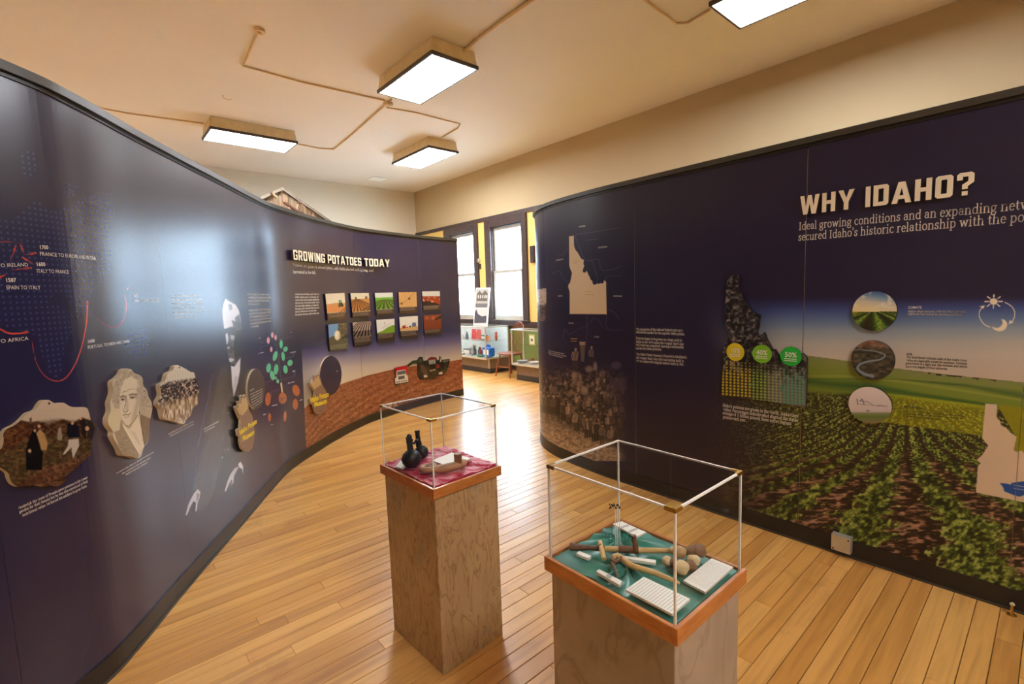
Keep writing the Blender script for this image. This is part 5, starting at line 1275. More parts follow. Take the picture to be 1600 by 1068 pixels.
conduit([(1004,-2),(1022,12),(1042,25),(1056,37),(1075,36),(1110,15)], .010, 'looped painted conduit by the top edge light')
jb = empty('junction_box', atz(405, 46, ZC), 'small round junction box on ceiling where a conduit starts', 'junction box')
p = atz(405, 46, ZC); MB().lathe([(.05, -.03), (.055, -.001)], (p.x, p.y, ZC), 16).build('cover', M['conduit'], jb, True); MB().lathe([(.018, -.05), (.02, -.03)], (p.x, p.y, ZC), 12).build('nozzle', M['conduit'], jb, True)
p = atz(606, 160, ZC); jb = empty('junction_box', p, 'small square junction box where three conduits cross', 'junction box'); MB().obox((p.x, p.y, ZC-.022), (.10, .10, .04), .1, bv=.006).build('cover', M['conduit'], jb); MB().lathe([(.03,-.048),(.03,-.042)], (p.x, p.y, ZC), 12).build('knockout', M['conduit'], jb)
p = atz(590, 279, ZC); vt = empty('ceiling_vent', p, 'pale flush vent on ceiling near the far corner', 'vent')
MB().obox((p.x, p.y, ZC-.006), (.34, .34, .01), 0, bv=.003).build('frame', M['vent'], vt)
for i in range(5): MB().obox((p.x-.12+i*.06, p.y, ZC-.015), (.05, .28, .004), 0, ry=.15).build('slat', M['vent'], vt)
p = atz(352, 149, ZC); hk = MB().tube([(p.x-.03, p.y, ZC-.001), (p.x-.03, p.y, ZC-.03), (p.x+.02, p.y+.01, ZC-.045), (p.x+.07, p.y+.02, ZC-.03), (p.x+.08, p.y+.02, ZC-.015)], .006, 8).build('ceiling_hook', M['conduit'], None, True); tag(hk, 'small curved hook on bare ceiling left of the conduit', 'hook')

# ================================================================== PEDESTALS WITH VITRINES
def marble(name, base, light, dark, grey, vein, va=.55):
    t = NT(name); co = t.coords((1, 1, 1))
    n1 = t.n('ShaderNodeTexNoise', Scale=3.2, Detail=5.0, Distortion=1.2); t.l(co, n1.inputs['Vector'])
    c1 = t.ramp(n1.outputs[0], [(.3, srgb(base)), (.7, srgb(light))])
    mp = t.n('ShaderNodeMapping'); mp.inputs['Scale'].default_value = vein; mp.inputs['Rotation'].default_value = (.25, .2, .1); t.l(co, mp.inputs[0])
    n2 = t.n('ShaderNodeTexNoise', Scale=1.0, Detail=5.0, Distortion=1.6); t.l(mp.outputs[0], n2.inputs['Vector'])
    v = t.ramp(n2.outputs[0], [(.46, (0,0,0,1)), (.5, (1,1,1,1)), (.54, (0,0,0,1))])
    m1 = t.n('ShaderNodeMix', _data_type='RGBA'); mu = t.n('ShaderNodeMath', _operation='MULTIPLY'); mu.inputs[1].default_value = va; t.l(v, mu.inputs[0]); t.l(mu.outputs[0], m1.inputs[0])
    t.l(c1, m1.inputs[6]); m1.inputs[7].default_value = srgb(dark)
    n3 = t.n('ShaderNodeTexNoise', Scale=5.5, Detail=3.0); t.l(co, n3.inputs['Vector'])
    g = t.ramp(n3.outputs[0], [(.60, (0,0,0,1)), (.70, (.6,.6,.6,1))]); m2 = t.n('ShaderNodeMix', _data_type='RGBA'); t.l(g, m2.inputs[0]); t.l(m1.outputs[2], m2.inputs[6]); m2.inputs[7].default_value = srgb(grey)
    t.l(m2.outputs[2], t.b.inputs['Base Color']); t.b.inputs['Roughness'].default_value = .45; return t.m
M['ped1'] = marble('streaked_tan_paint', (176,144,104), (200,170,126), (122,80,50), (156,146,128), (20, 20, 5))
M['ped2'] = marble('veined_beige_paint', (158,142,126), (180,162,144), (112,88,70), (150,134,120), (5, 5, 2.2), .34)
M['edge'] = plain('polished_acrylic_edge', (248, 248, 244), .25, var=.02)
def cloth_mesh(cx, cy, rz, sx, sy, z, fn, n, name, mat, label, cat):
    mb = MB(); c, s = math.cos(rz), math.sin(rz)
    for i in range(n+1):
        for j in range(n+1):
            u, v = (i/n-.5)*sx, (j/n-.5)*sy; mb.v.append((cx+u*c-v*s, cy+u*s+v*c, z+fn(u, v)))
    for i in range(n):
        for j in range(n): mb.f.append((i*(n+1)+j, (i+1)*(n+1)+j, (i+1)*(n+1)+j+1, i*(n+1)+j+1)); mb.mi.append(0)
    b = len(mb.v); ring = [i*(n+1) for i in range(n+1)]+[n*(n+1)+j for j in range(1, n+1)]+[i*(n+1)+n for i in range(n-1, -1, -1)]+[j for j in range(n-1, 0, -1)]
    for q in ring: mb.v.append((mb.v[q][0], mb.v[q][1], z-.0005))
    for k in range(len(ring)): mb.f.append((ring[k], ring[(k+1) % len(ring)], b+(k+1) % len(ring), b+k)); mb.mi.append(0)
    o = mb.build(name, mat, None, True); return tag(o, label, cat)
def pedestal(cx, cy, rz, sx, sy, zr, body, label, vlabel, ztop):
    Rm = Matrix.Translation((cx, cy, 0)) @ Matrix.Rotation(rz, 4, 'Z')
    r0 = empty('display_pedestal', (cx, cy, 0), label, 'pedestal', 'museum pedestals')
    MB().obox((cx, cy, (zr-.042)/2), (sx-.03, sy-.03, zr-.042), rz, bv=.002).build('body', body, r0)
    MB().obox((cx, cy, zr-.026), (sx-.016, sy-.016, .03), rz).build('deck', M['core'], r0)
    for a, b, c_, d_ in ((0, -sy/2+.006, sx, .012), (0, sy/2-.006, sx, .012), (-sx/2+.006, 0, .012, sy-.024), (sx/2-.006, 0, .012, sy-.024)):
        p = Rm @ Vector((a, b, zr-.021)); MB().obox(p, (c_, d_, .042), rz, bv=.0015).build('rim', M['rim'], r0)
    # acrylic cover
    ax, ay = sx-.024, sy-.024; th = .005; z0 = zr-.009
    v0 = empty('acrylic_cover', (cx, cy, z0), vlabel, 'display cover', 'clear covers on the pedestals')
    def P(a, b, z): return Rm @ Vector((a, b, z))
    for a, b, c_, d_ in ((0, -ay/2+th/2, ax-2*th, th), (0, ay/2-th/2, ax-2*th, th), (-ax/2+th/2, 0, th, ay-2*th), (ax/2-th/2, 0, th, ay-2*th)):
        MB().obox(P(a, b, (z0+ztop-th)/2), (c_, d_, ztop-th-z0), rz).build('side_pane', M['acrylic'], v0)
    MB().obox(P(0, 0, ztop-th/2), (ax-2*th, ay-2*th, th), rz).build('top_pane', M['acrylic'], v0)
    for a in (-1, 1):
        for b in (-1, 1): MB().obox(P(a*(ax/2-th/2), b*(ay/2-th/2), (z0+ztop)/2), (th, th, ztop-z0), rz).build('corner_edge', M['edge'], v0)
    for a in (-1, 1):
        MB().obox(P(a*(ax/2-th/2), 0, ztop-th/2), (th, ay-2*th, th), rz).build('top_edge', M['edge'], v0)
        MB().obox(P(0, a*(ay/2-th/2), ztop-th/2), (ax-2*th, th, th), rz).build('top_edge', M['edge'], v0)
    for a, b in ((-1,-1),(1,-1),(-1,1)):
        q = MB(); e = .0014
        q.obox(P(a*(ax/2-.013), b*(ay/2+e/2), ztop-.004), (.03, e, .010), rz).obox(P(a*(ax/2+e/2), b*(ay/2-.013), ztop-.004), (e, .03, .010), rz).obox(P(a*(ax/2-.012), b*(ay/2-.003), ztop+e/2), (.028, .009, e), rz).obox(P(a*(ax/2-.003), b*(ay/2-.014), ztop+e/2), (.009, .022, e), rz)
        q.build('brass_corner', M['brass'], v0)
    return Rm
ZR = 0.815
C1x, C1y, R1 = 1.1475, 1.842, math.radians(2.0)
C2x, C2y, R2 = 1.113, .747, math.radians(-.8)
R1m = pedestal(C1x, C1y, R1, .366, .437, ZR, M['ped1'], 'streaky tan pedestal with red cloth under its cover', 'clear acrylic cover over the red cloth', 1.095)
R2m = pedestal(C2x, C2y, R2, .352, .430, ZR, M['ped2'], 'veined beige pedestal in front with green cloth under its cover', 'clear acrylic cover over the green cloth', 1.09)
def satin(name, c1, c2, rough, sheen):
    t = NT(name); n = t.n('ShaderNodeTexNoise', Scale=9.0, Detail=3.0); t.l(t.coords((1,1,1)), n.inputs['Vector'])
    t.l(t.ramp(n.outputs[0], [(.35, srgb(c1)), (.65, srgb(c2))]), t.b.inputs['Base Color']); t.b.inputs['Roughness'].default_value = rough; t.b.inputs['Sheen Weight'].default_value = sheen; return t.m
def wr1(u, v):
    a = np.array([u]); b = np.array([v])
    n1 = float(fbm(a*13+5, b*13+3, 2, 2)[0]); n2 = float(vnoise(a*34+b*20+1+n1*3, b*15-a*8+8, 7)[0])
    return .003+.016*n1+.010*(1-abs(n2-.5)*2.4)
cloth_mesh(C1x, C1y, R1, .330, .400, ZR-.0105, wr1, 72, 'red_cloth', satin('crimson_cloth', (176,22,62), (196,36,78), .5, .3), 'wrinkled crimson cloth lying on the tan pedestal', 'cloth')
def gl(px, py): 
    p = R2m.inverted() @ atz(px, py, ZR); return p.x, p.y
K1, K2 = gl(965, 842), gl(980, 886)
def wr2(u, v):
    h = .003; a = np.array([u]); b = np.array([v])
    for (kx, ky), n, A in ((K1, 9, .0150), (K2, 8, .0135)):
        r = math.hypot(u-kx, v-ky); th = math.atan2(v-ky, u-kx); h += A*math.exp(-r/.075)*(math.cos(n*th+r*20)*min(1, r/.02)+.3)
    return h+.004*float(fbm(a*14, b*14, 2, 5)[0])
cloth_mesh(C2x, C2y, R2, .316, .394, ZR-.0105, wr2, 80, 'green_cloth', satin('teal_satin', (28,112,100), (44,138,122), .34, .2), 'teal satin cloth gathered in two knots on the beige pedestal', 'cloth')

def card(pts, z, label, name='label_card', lines=6, th=.006, mat=None):
    P = [atz(x, y, z) for x, y in pts]; cx = sum(p.x for p in P)/4; cy = sum(p.y for p in P)/4
    r0 = empty(name, (cx, cy, z-th), label, 'card', 'white cards inside the covers')
    mb = MB(); n = len(P); mb.add([(p.x, p.y, z-th) for p in P]+[(p.x, p.y, z) for p in P], [tuple(range(n))[::-1], tuple(range(n, 2*n))]+[(i, (i+1) % n, n+(i+1) % n, n+i) for i in range(n)]); mb.build('card', mat or M['card'], r0)
    if lines:
        tx = MB(); R = random.Random(int(pts[0][0]))
        for i in range(lines):
            v = (i+1)/(lines+1); u = .07
            while u < .9:
                du = R.uniform(.03, .09); q = [(P[0]*(1-a)+P[1]*a)*(1-b)+(P[3]*(1-a)+P[2]*a)*b for a, b in ((u, v-.10/lines), (min(u+du,.93), v-.10/lines), (min(u+du,.93), v+.10/lines), (u, v+.10/lines))]
                tx.add([(p.x, p.y, z+.0005) for p in q], [(0,1,2,3)]); u += du+.018
        tx.build('printed_lines', M['ink'], r0)['kind'] = 'stuff'
    return r0
k1 = lambda x, y: (570+x/5.0875, 590+y/5.0875)
k2 = lambda x, y: (850+x/4.642, 760+y/4.642)
card([k1(245,705),k1(285,655),k1(345,680),k1(305,722)], ZR+.014, 'small white card under the black vessel', lines=0)
card([k1(535,655),k1(692,592),k1(845,640),k1(668,702)], ZR+.019, 'large white card behind the clay figure on red cloth', lines=0)
card([k2(500,268),k2(565,250),k2(742,330),k2(672,360)], ZR+.012, 'white card at far corner of the green cloth', lines=2)
card([k2(234,482),k2(256,466),k2(343,500),k2(322,518)], ZR+.012, 'tiny white card near left edge of the green cloth', lines=0, th=.008)
card([k2(552,514),k2(574,500),k2(812,530),k2(810,552)], ZR+.013, 'long narrow white card between the two wooden tools', lines=0, th=.008)
card([k2(378,612),k2(400,597),k2(568,685),k2(546,712)], ZR+.012, 'narrow white card at near left of the green cloth', lines=1, th=.008)
card([k2(592,745),k2(722,653),k2(1060,812),k2(930,922)], ZR+.012, 'largest white text card at near edge of the green cloth', lines=15)
card([k2(1010,680),k2(1216,518),k2(1372,580),k2(1168,762)], ZR+.012, 'white text card right of the potatoes', lines=14)

# ---- black double vessel
M['blackware'] = plain('burnished_black_clay', (34,34,38), .32, var=.25, scale=40, bump=.15)
P1 = atz(643.5, 728, ZR+.01); d1 = depth_of(P1); P2v = atz(659, 716, ZR+.01); d2 = depth_of(P2v)
vs_ = empty('double_vessel', P1, 'black double-bodied pottery vessel with two necks on red cloth', 'vessel')
r1 = 15.5*d1/F_PX; r2 = 11.2*d2/F_PX
MB().lathe([(0,0),(r1*.55,.001),(r1*.9,r1*.42),(r1,r1*.85),(r1*.86,r1*1.3),(r1*.5,r1*1.62),(r1*.3,r1*1.78)], (P1.x, P1.y, ZR+.008), 28).build('body', M['blackware'], vs_, True)
MB().lathe([(0,0),(r2*.55,.001),(r2*.9,r2*.42),(r2,r2*.9),(r2*.86,r2*1.35),(r2*.5,r2*1.7),(r2*.34,r2*1.86)], (P2v.x, P2v.y, ZR+.012), 28).build('body', M['blackware'], vs_, True)
pth = [at_depth(642, 706, d1), at_depth(640.5, 696, d1), at_depth(639.6, 688, d1)]
MB().tube(pth+[at_depth(639.5,684,d1)], [.016,.0135,.015,.013], 14).build('neck', M['blackware'], vs_, True)
hd = MB().ball(at_depth(639.6, 681.5, d1), .0125, 2).ball(at_depth(635.6, 684.5, d1), .006, 2).ball(at_depth(643.5, 687, d1), .006, 2).ball(at_depth(639.8, 679, d1), .006, 1)
hd.build('neck_head', M['blackware'], vs_, True)
MB().tube([at_depth(655.2, 697, d2), at_depth(653.4, 688, d2), at_depth(652.2, 678, d2), at_depth(651.8, 673.5, d2), at_depth(651.7, 672, d2)], [.0155,.012,.0105,.0125,.013], 14).build('neck', M['blackware'], vs_, True)
MB().tube([at_depth(643, 691, (d1+d2)/2), at_depth(647, 692.5, (d1+d2)/2), at_depth(650, 688, (d1+d2)/2), at_depth(652.5, 686, d2)], .0055, 10).build('bridge', M['blackware'], vs_, True)
MB().tube([at_depth(650, 717, d1), at_depth(656, 711, d2)], .014, 12).build('joint', M['blackware'], vs_, True)
# ---- clay figure
M['clay'] = plain('pale_brown_clay', (176,132,98), .55, var=.18, scale=30, bump=.2); M['clay_dark'] = plain('brown_clay', (136,88,62), .55, var=.2, scale=30)
zf = ZR+.029; g0 = atz(700, 728, zf); cf_ = empty('clay_figure', g0, 'pale brown clay vessel with ring end and upright stub', 'clay vessel')
MB().tube([atz(678,733.5,zf), atz(686,732.6,zf), atz(700,730,zf), atz(714,727,zf), atz(723,723.5,zf), atz(728,720,zf)], [.012,.018,.019,.020,.019,.008], 16).build('body', M['clay'], cf_, True)
cr = atz(669.5, 729.5, zf); MB().tube([(cr.x+.030*math.cos(a), cr.y+.026*math.sin(a), zf-.002) for a in [i*2*math.pi/28 for i in range(29)]], .0125, 12, cap=False).build('ring', M['clay'], cf_, True)
MB().ball((cr.x+.004, cr.y+.002, zf-.004), (.017, .015, .014), 2).build('ring_stub', M['clay_dark'], cf_, True)
s0 = atz(716, 724, zf+.006); ds_ = depth_of(s0)
MB().lathe([(.0165,0),(.018,.012),(.0165,.028),(.018,.042),(.016,.05),(.006,.05)], (s0.x, s0.y, zf+.002), 18).build('upright_stub', M['clay_dark'], cf_, True)
# ---- digging tools, potatoes, stand on green cloth
M['toolwood'] = wood('pale_tool_wood', (190,150,92), (214,178,118), (30,30,30), .5); M['leather'] = plain('brown_leather_wrap', (112,72,50), .6, var=.3, scale=80, bump=.4); M['darkwood'] = plain('dark_weathered_wood', (104,74,60), .6, var=.3, scale=60)
zt2 = ZR+.018
def G(x, y, dz=0): a = k2(x, y); return atz(a[0], a[1], zt2+dz)
ta = empty('foot_plough', G(600, 450), 'long wooden digging stick with leather bindings on green cloth', 'tool', 'old digging tools')
MB().tube([G(430,448), G(560,453), G(700,460), G(900,464), G(1060,462)], [.0075,.0078,.0078,.0072,.007], 12).build('shaft', M['toolwood'], ta, True)
MB().tube([G(195,432,-.006), G(240,440,-.004), G(330,442,-.002), G(435,448)], [.012,.0095,.007,.0085], 10).build('blade', M['darkwood'], ta, True)
MB().tube([G(540+i*12,452+i*.7) for i in range(13)], [.0098 if i % 2 else .0112 for i in range(13)], 12).build('binding', M['leather'], ta, True)
q0 = G(662, 462); dq = depth_of(q0); MB().tube([q0, at_depth(*k2(664,420), dq), at_depth(*k2(652,385), dq), at_depth(*k2(650,352), dq)], [.010,.008,.007,.008], 10).build('foot_peg', M['leather'], ta, True)
MB().tube([G(406,402,.012), G(420,460,.012), G(436,525,.002)], [.007,.0075,.007], 10).build('cross_peg', M['toolwood'], ta, True)
MB().tube([G(400,436,.004), G(412,428,.016), G(428,440,.008)], .006, 8).build('lashing', M['leather'], ta, True)
tb_ = empty('hand_hoe', G(700, 590), 'shorter curved wooden hoe with thin dark blade on green cloth', 'tool', 'old digging tools')
MB().tube([G(500,512), G(530,502,.003), G(570,522,.003), G(620,565), G(680,588), G(800,622), G(900,665), G(985,700,-.006)], [.008,.009,.0085,.0085,.008,.0075,.0065,.004], 12).build('handle', M['toolwood'], tb_, True)
MB().tube([G(490,512,.002), G(500,560,-.002), G(520,610,-.006), G(542,662,-.010)], [.004,.005,.004,.002], 8).build('blade', M['darkwood'], tb_, True)
MB().tube([G(496,505,.004), G(492,530,.004), G(512,548,.002), G(545,530,.004), G(562,512,.008), G(556,505,.010)], .0045, 8).build('lashing', M['leather'], tb_, True)
M['spud_pale'] = plain('pale_dried_potato', (208,184,140), .6, var=.12, scale=60, bump=.3); M['spud_brown'] = plain('brown_dried_potato', (122,88,68), .65, var=.25, scale=60, bump=.4); M['spud_mid'] = plain('tan_dried_potato', (178,146,104), .6, var=.15, scale=60, bump=.3)
for x, y, r, m_, lb, dz in ((892,534,.0155,'spud_pale','pale round dried potato at left end of the potato pile',0), (950,552,.016,'spud_brown','dark brown dried potato low in middle of the pile',0), (985,505,.020,'spud_mid','tan wrinkled dried potato at back of the pile',.012), (940,484,.013,'spud_pale','small pale dried potato against the wooden shaft',.012),
                       (1002,592,.0215,'spud_pale','pale dried potato nearest the large text card',0), (1085,540,.020,'spud_pale','pale dried potato at right end of the pile',0), (1062,565,.017,'spud_brown','dark dried potato between two pale ones at right',-.002), (1070,480,.019,'spud_brown','dark brown dried potato behind the wooden shaft end',.004), (1125,485,.021,'spud_brown','largest dark brown dried potato at far right of the pile',.006)):
    c0 = G(x, y); o = MB().ball((c0.x, c0.y, ZR+.004+r*.8+dz), (r*1.05, r*.9, r*.82), 3, noise=.07, seed=x).build('dried_potato', M[m_], None, True); tag(o, lb, 'potato', 'dried potatoes on green cloth')
b0 = atz(*k2(541,425), ZR+.004); db = depth_of(b0); st = empty('acrylic_stand', b0, 'clear rod stand holding a small dark ornament on green cloth', 'stand')
for x0, x1 in ((514,516), (528,530), (545,543)): MB().tube([at_depth(*k2(x0+8,425), db), at_depth(*k2(x1,160), db)], .0012, 6).build('rod', M['edge'], st, True)
MB().lathe([(.014,0),(.014,.003)], (b0.x, b0.y, ZR-.004), 16).build('foot', M['acrylic'], st)
orn = empty('dark_ornament', at_depth(*k2(512,138), db), 'tiny dark openwork ornament on the clear stand', 'ornament'); mt = plain('dark_metal', (34,28,30), .4, .3)
rr_ = random.Random(2)
for i in range(9): MB().ball(at_depth(*k2(474+i*9+rr_.uniform(-3,3), 138+rr_.uniform(-20,20)), db), rr_.uniform(.0022,.0034), 1).build('bead', mt, orn)
MB().tube([at_depth(*k2(x, y), db) for x, y in ((472,122),(490,150),(505,120),(520,158),(535,125),(555,158))], .0016, 6).build('wire', mt, orn, True)

# ================================================================== SMALL FITTINGS
s_a, z_a = WR.uv(1298, 855, .05); s_b, z_b = WR.uv(1327, 842, .05)
ob = empty('outlet_box', WR.P3((s_a+s_b)/2, .1, .03), 'beige metal outlet box on black foot of the right exhibit wall', 'outlet box')
def wbox(s0, s1, z0, z1, t0, t1, name, mat, parent):
    v = [WR.P3(s, z, t) for t in (t0, t1) for s, z in ((s0,z0),(s1,z0),(s1,z1),(s0,z1))]
    return MB().add(v, [(0,1,2,3),(4,7,6,5),(0,4,5,1),(1,5,6,2),(2,6,7,3),(3,7,4,0)]).build(name, mat, parent)
s1_ = WR.uv(1329, 850, .05)[0]; zt0 = WR.uv(1312, 837, .05)[1]; zb0 = WR.uv(1312, 862, .05)[1]
bei = plain('beige_metal', (196,176,140), .4); wbox(s_a, s1_, zb0, zt0, .0065, .046, 'box_body', plain('grey_metal', (150,146,138), .4), ob)
wbox(s_a+.002, s1_-.002, zb0+.003, zt0-.002, .0462, .050, 'cover_plate', bei, ob)
for a, b in ((.12,.14),(.88,.86)): wbox(s_a+(s1_-s_a)*a-.004, s_a+(s1_-s_a)*a+.004, zb0+(zt0-zb0)*b-.004, zb0+(zt0-zb0)*b+.004, .0502, .0525, 'screw', M['core'], ob)
wbox(s_a+.035, s_a+.05, .0125, zb0, .02, .035, 'conduit_stub', M['core'], ob)
p = atz(1580.5, 960, 0); dp = depth_of(p); ds0 = empty('door_stop', p, 'small brass post standing on floor at right edge', 'door stop')
MB().lathe([(.018,0),(.018,.003),(.006,.006),(.005,.045)], (p.x, p.y, 0), 14).build('post', M['brass'], ds0, True); MB().ball((p.x, p.y, .053), .0095, 2).build('knob', plain('pale_knob', (206,190,150), .4), ds0, True)
p = atx(748.5, 407, XW); sn = empty('wall_sensor', p, 'small white round sensor on yellow wall between the windows', 'sensor'); MB().lathe([(.05,0),(.05,.03),(.035,.045)], (p.x, p.y, p.z), 16, M=Matrix.Rotation(-math.pi/2, 4, 'Y')).build('dome', M['white_trim'], sn, True); MB().obox((p.x-.012, p.y-.05, p.z-.13), (.024,.03,.12), 0).build('bracket', M['dark_trim'], sn)
p = atx(834, 397, XW); th = empty('thermostat', p, 'narrow dark control box on yellow wall by right exhibit wall', 'control box'); MB().bbox((XW-.05, p.y-.05, p.z-.16), (XW, p.y+.06, p.z+.16)).build('box_body', M['dark_trim'], th); MB().box((XW-.054, p.y-.03, p.z-.03), (XW-.0505, p.y+.04, p.z+.10)).build('face_plate', M['core'], th)

# ================================================================== BACKGROUND: cases, chair, picture, barn gable
M['case_frame'] = plain('brushed_aluminium', (206,200,186), .35, .5); M['case_base'] = plain('brown_case_base', (126,104,82), .5); M['case_back'] = plain('pale_case_back', (206, 218, 214), .5); M['kick'] = plain('dark_kick', (56,50,48), .5)
def display_case(x0, x1, y0, y1, z0, z1, inset, label, shelf, back=True):
    r0 = empty('display_case', ((x0+x1)/2, (y0+y1)/2, 0), label, 'display case', 'aluminium framed display cases')
    MB().box((x0+inset, y0+.02, .10), (x1, y1-.02, z0)).build('base', M['case_base'], r0); MB().box((x0+inset, y0+.02, 0), (x1, y1-.02, .10)).build('kick_board', M['kick'], r0)
    MB().box((x0+inset-.004, y0+.05, .10), (x0+inset-.0005, y0+.08, z0)).build('base_strip', M['white_trim'], r0)
    MB().box((x0, y0, z0), (x1, y1, z0+.03)).build('bottom_tray', M['case_frame'], r0)
    fr = MB(); w_ = .022
    for x in (x0, x1-w_):
        for y in (y0, y1-w_): fr.box((x, y, z0+.03), (x+w_, y+w_, z1))
    for x in (x0, x1-w_): fr.box((x, y0+w_, z1-w_), (x+w_, y1-w_, z1))
    for y in (y0, y1-w_): fr.box((x0+w_, y, z1-w_), (x1-w_, y+w_, z1))
    fr.build('frame', M['case_frame'], r0)
    MB().box((x0+w_, y0+w_, z1-.008), (x1-w_, y1-w_, z1-.001)).build('top_glass', M['glass'], r0)
    MB().box((x0+.006, y0+w_, z0+.03), (x0+.011, y1-w_, z1-w_)).build('front_glass', M['glass'], r0)
    MB().box((x0+w_, y0+.006, z0+.03), (x1-w_, y0+.011, z1-w_)).build('side_glass', M['glass'], r0)
    MB().box((x1-.012, y0+w_, z0+.03), (x1-.006, y1-w_, z1-w_)).build('back_panel', M['case_back'] if back else M['glass'], r0)
    if shelf: MB().box((x0+.16, y0+.03, shelf), (x1-.03, y1-.03, shelf+.008)).build('glass_shelf', M['acrylic'], r0)
    return r0
XA = 5.88
pz = lambda px, py, x: atx(px, py, x)
ca = atx(757.5, 511, XA); cz1 = ca.z; cz0 = atx(757.7, 562, XA).z
display_case(XA, 6.50, ca.y, ca.y+2.3, cz0, cz1, .12, 'aluminium framed glass case of colourful souvenirs under the windows', cz0+.34)
XB = 5.78
cb = atx(797.5, 514, XB); bz1 = cb.z; bz0 = atx(799, 569.5, XB).z
display_case(XB, 6.10, cb.y-1.6, cb.y, bz0, bz1, .10, 'glass case partly hidden by the right exhibit wall', bz0+.35, False)
cm = {}
def col(c):
    if c not in cm: cm[c] = plain('item_%d_%d_%d' % c, c, .5)
    return cm[c]
def item(kind, x, y, z, c, lb, s=1.0, group='souvenirs in the glass case'):
    r0 = empty(kind, (x, y, z), lb, kind.replace('_', ' '), group)
    if kind == 'bottle': MB().lathe([(.03*s,0),(.032*s,.08*s),(.012*s,.12*s),(.012*s,.15*s)], (x,y,z), 12).build('body', col(c), r0, True); MB().lathe([(.014*s,.15*s),(.014*s,.17*s)], (x,y,z), 10).build('cap', col((220,210,190)), r0, True)
    elif kind == 'mug': MB().lathe([(.03*s,0),(.038*s,.005),(.04*s,.085*s),(.034*s,.085*s),(.032*s,.01)], (x,y,z), 14).build('body', col(c), r0, True); MB().tube([(x-.005,y-.038*s,z+.07*s),(x-.005,y-.065*s,z+.06*s),(x-.005,y-.065*s,z+.03*s),(x-.005,y-.038*s,z+.02*s)], .006*s, 8).build('handle', col(c), r0, True)
    elif kind == 'gift_bag': MB().add([(x-.03,y-.06*s,z),(x+.03,y-.06*s,z),(x+.03,y+.06*s,z),(x-.03,y+.06*s,z),(x-.012,y-.055*s,z+.19*s),(x+.012,y-.055*s,z+.19*s),(x+.012,y+.055*s,z+.19*s),(x-.012,y+.055*s,z+.19*s)], [(3,2,1,0),(4,5,6,7),(0,1,5,4),(1,2,6,5),(2,3,7,6),(3,0,4,7)]).build('bag', col(c), r0); MB().tube([(x,y-.03*s,z+.185*s),(x,y-.02*s,z+.23*s),(x,y+.02*s,z+.23*s),(x,y+.03*s,z+.185*s)], .004, 6).build('handle', col((210,200,180)), r0, True)
    elif kind == 'boxed_item': MB().bbox((x-.04*s,y-.07*s,z),(x+.04*s,y+.07*s,z+.1*s)).build('carton', col(c), r0); MB().box((x-.0405*s-.001,y-.05*s,z+.02*s),(x-.0405*s,y+.05*s,z+.08*s)).build('panel', col((232,226,210)), r0)
    elif kind == 'toy_figure': MB().tube([(x,y,z+.02),(x,y,z+.07*s),(x,y,z+.11*s)], [.022*s,.03*s,.02*s], 10).ball((x,y,z+.14*s), .028*s, 2).build('body', col(c), r0, True); MB().tube([(x,y-.012,z),(x,y-.012,z+.03)], .011, 8).build('leg', col((40,36,36)), r0); MB().tube([(x,y+.014,z),(x,y+.014,z+.03)], .011, 8).build('leg', col((40,36,36)), r0)
    else: MB().lathe([(.05*s,0),(.08*s,.03*s),(.082*s,.035*s),(.03*s,.012*s)], (x,y,z), 14).build('bowl', col(c), r0, True)
    return r0
cs_ = cz0+.031; sh = cz0+.349; y0c = ca.y
items = [('gift_bag',6.30,.92,sh,(206,70,72),'red gift bag at back of the glass shelf',1.1),('gift_bag',6.28,.72,sh,(214,96,92),'pink gift bag right of the red bag',1.1),('boxed_item',6.25,.50,sh,(60,110,80),'green carton on the glass shelf',1),
 ('mug',6.22,.33,sh,(214,130,80),'orange mug on the glass shelf',1.0),('toy_figure',6.30,.17,sh,(196,90,60),'rust toy figure on the glass shelf end',1.1),
 ('boxed_item',6.06,.14,cs_+.02,(40,110,190),'blue carton low in the glass case',1.7),('gift_bag',6.20,.32,cs_,(30,96,180),'blue bag in the glass case',1.2),('bottle',6.09,.44,cs_,(140,50,40),'dark red bottle in the glass case',1.2),('bottle',6.12,.52,cs_,(60,60,66),'charcoal bottle in the glass case',1.2),
 ('toy_figure',6.02,.64,cs_,(170,160,150),'grey toy figure in the glass case',1.2),('bowl',6.0,.33,cs_,(70,140,80),'green bowl at the glass case corner',1.1),('mug',6.0,.78,cs_,(220,214,200),'white mug in the glass case',1.2),('boxed_item',6.1,.92,cs_,(110,104,100),'grey carton in the glass case',1.2),('bottle',6.0,1.06,cs_,(190,180,160),'pale bottle in the glass case',1.2),('bowl',6.05,1.2,cs_,(90,84,80),'grey bowl in the glass case',1.2)]
for kd, x, dy, z, c, lb, s in items: item(kd, x, y0c+dy, z, c, lb, s)
for kd, x, dy, z, c, lb, s in (('bottle',6.2,1.05,sh,(90,96,110),'blue-grey bottle on the glass shelf',1.1),('mug',6.2,1.2,sh,(206,200,186),'cream mug on the glass shelf',1.1),('toy_figure',6.1,1.4,cs_,(120,112,104),'charcoal toy figure in the glass case',1.2),('bottle',6.13,.70,cs_,(70,74,80),'slate bottle in the glass case',1.3),('toy_figure',6.2,.80,cs_,(150,90,60),'copper toy figure in the glass case',1.3),('bowl',5.97,.95,cs_,(196,190,176),'pale bowl in the glass case',.9)): item(kd, x, y0c+dy, z, c, lb, s)
zB = bz0+.031
pf = empty('framed_print', (6.02, cb.y-.30, bz0+.36), 'small cream framed print standing in the half hidden case', 'picture', 'dishes in the half hidden case')
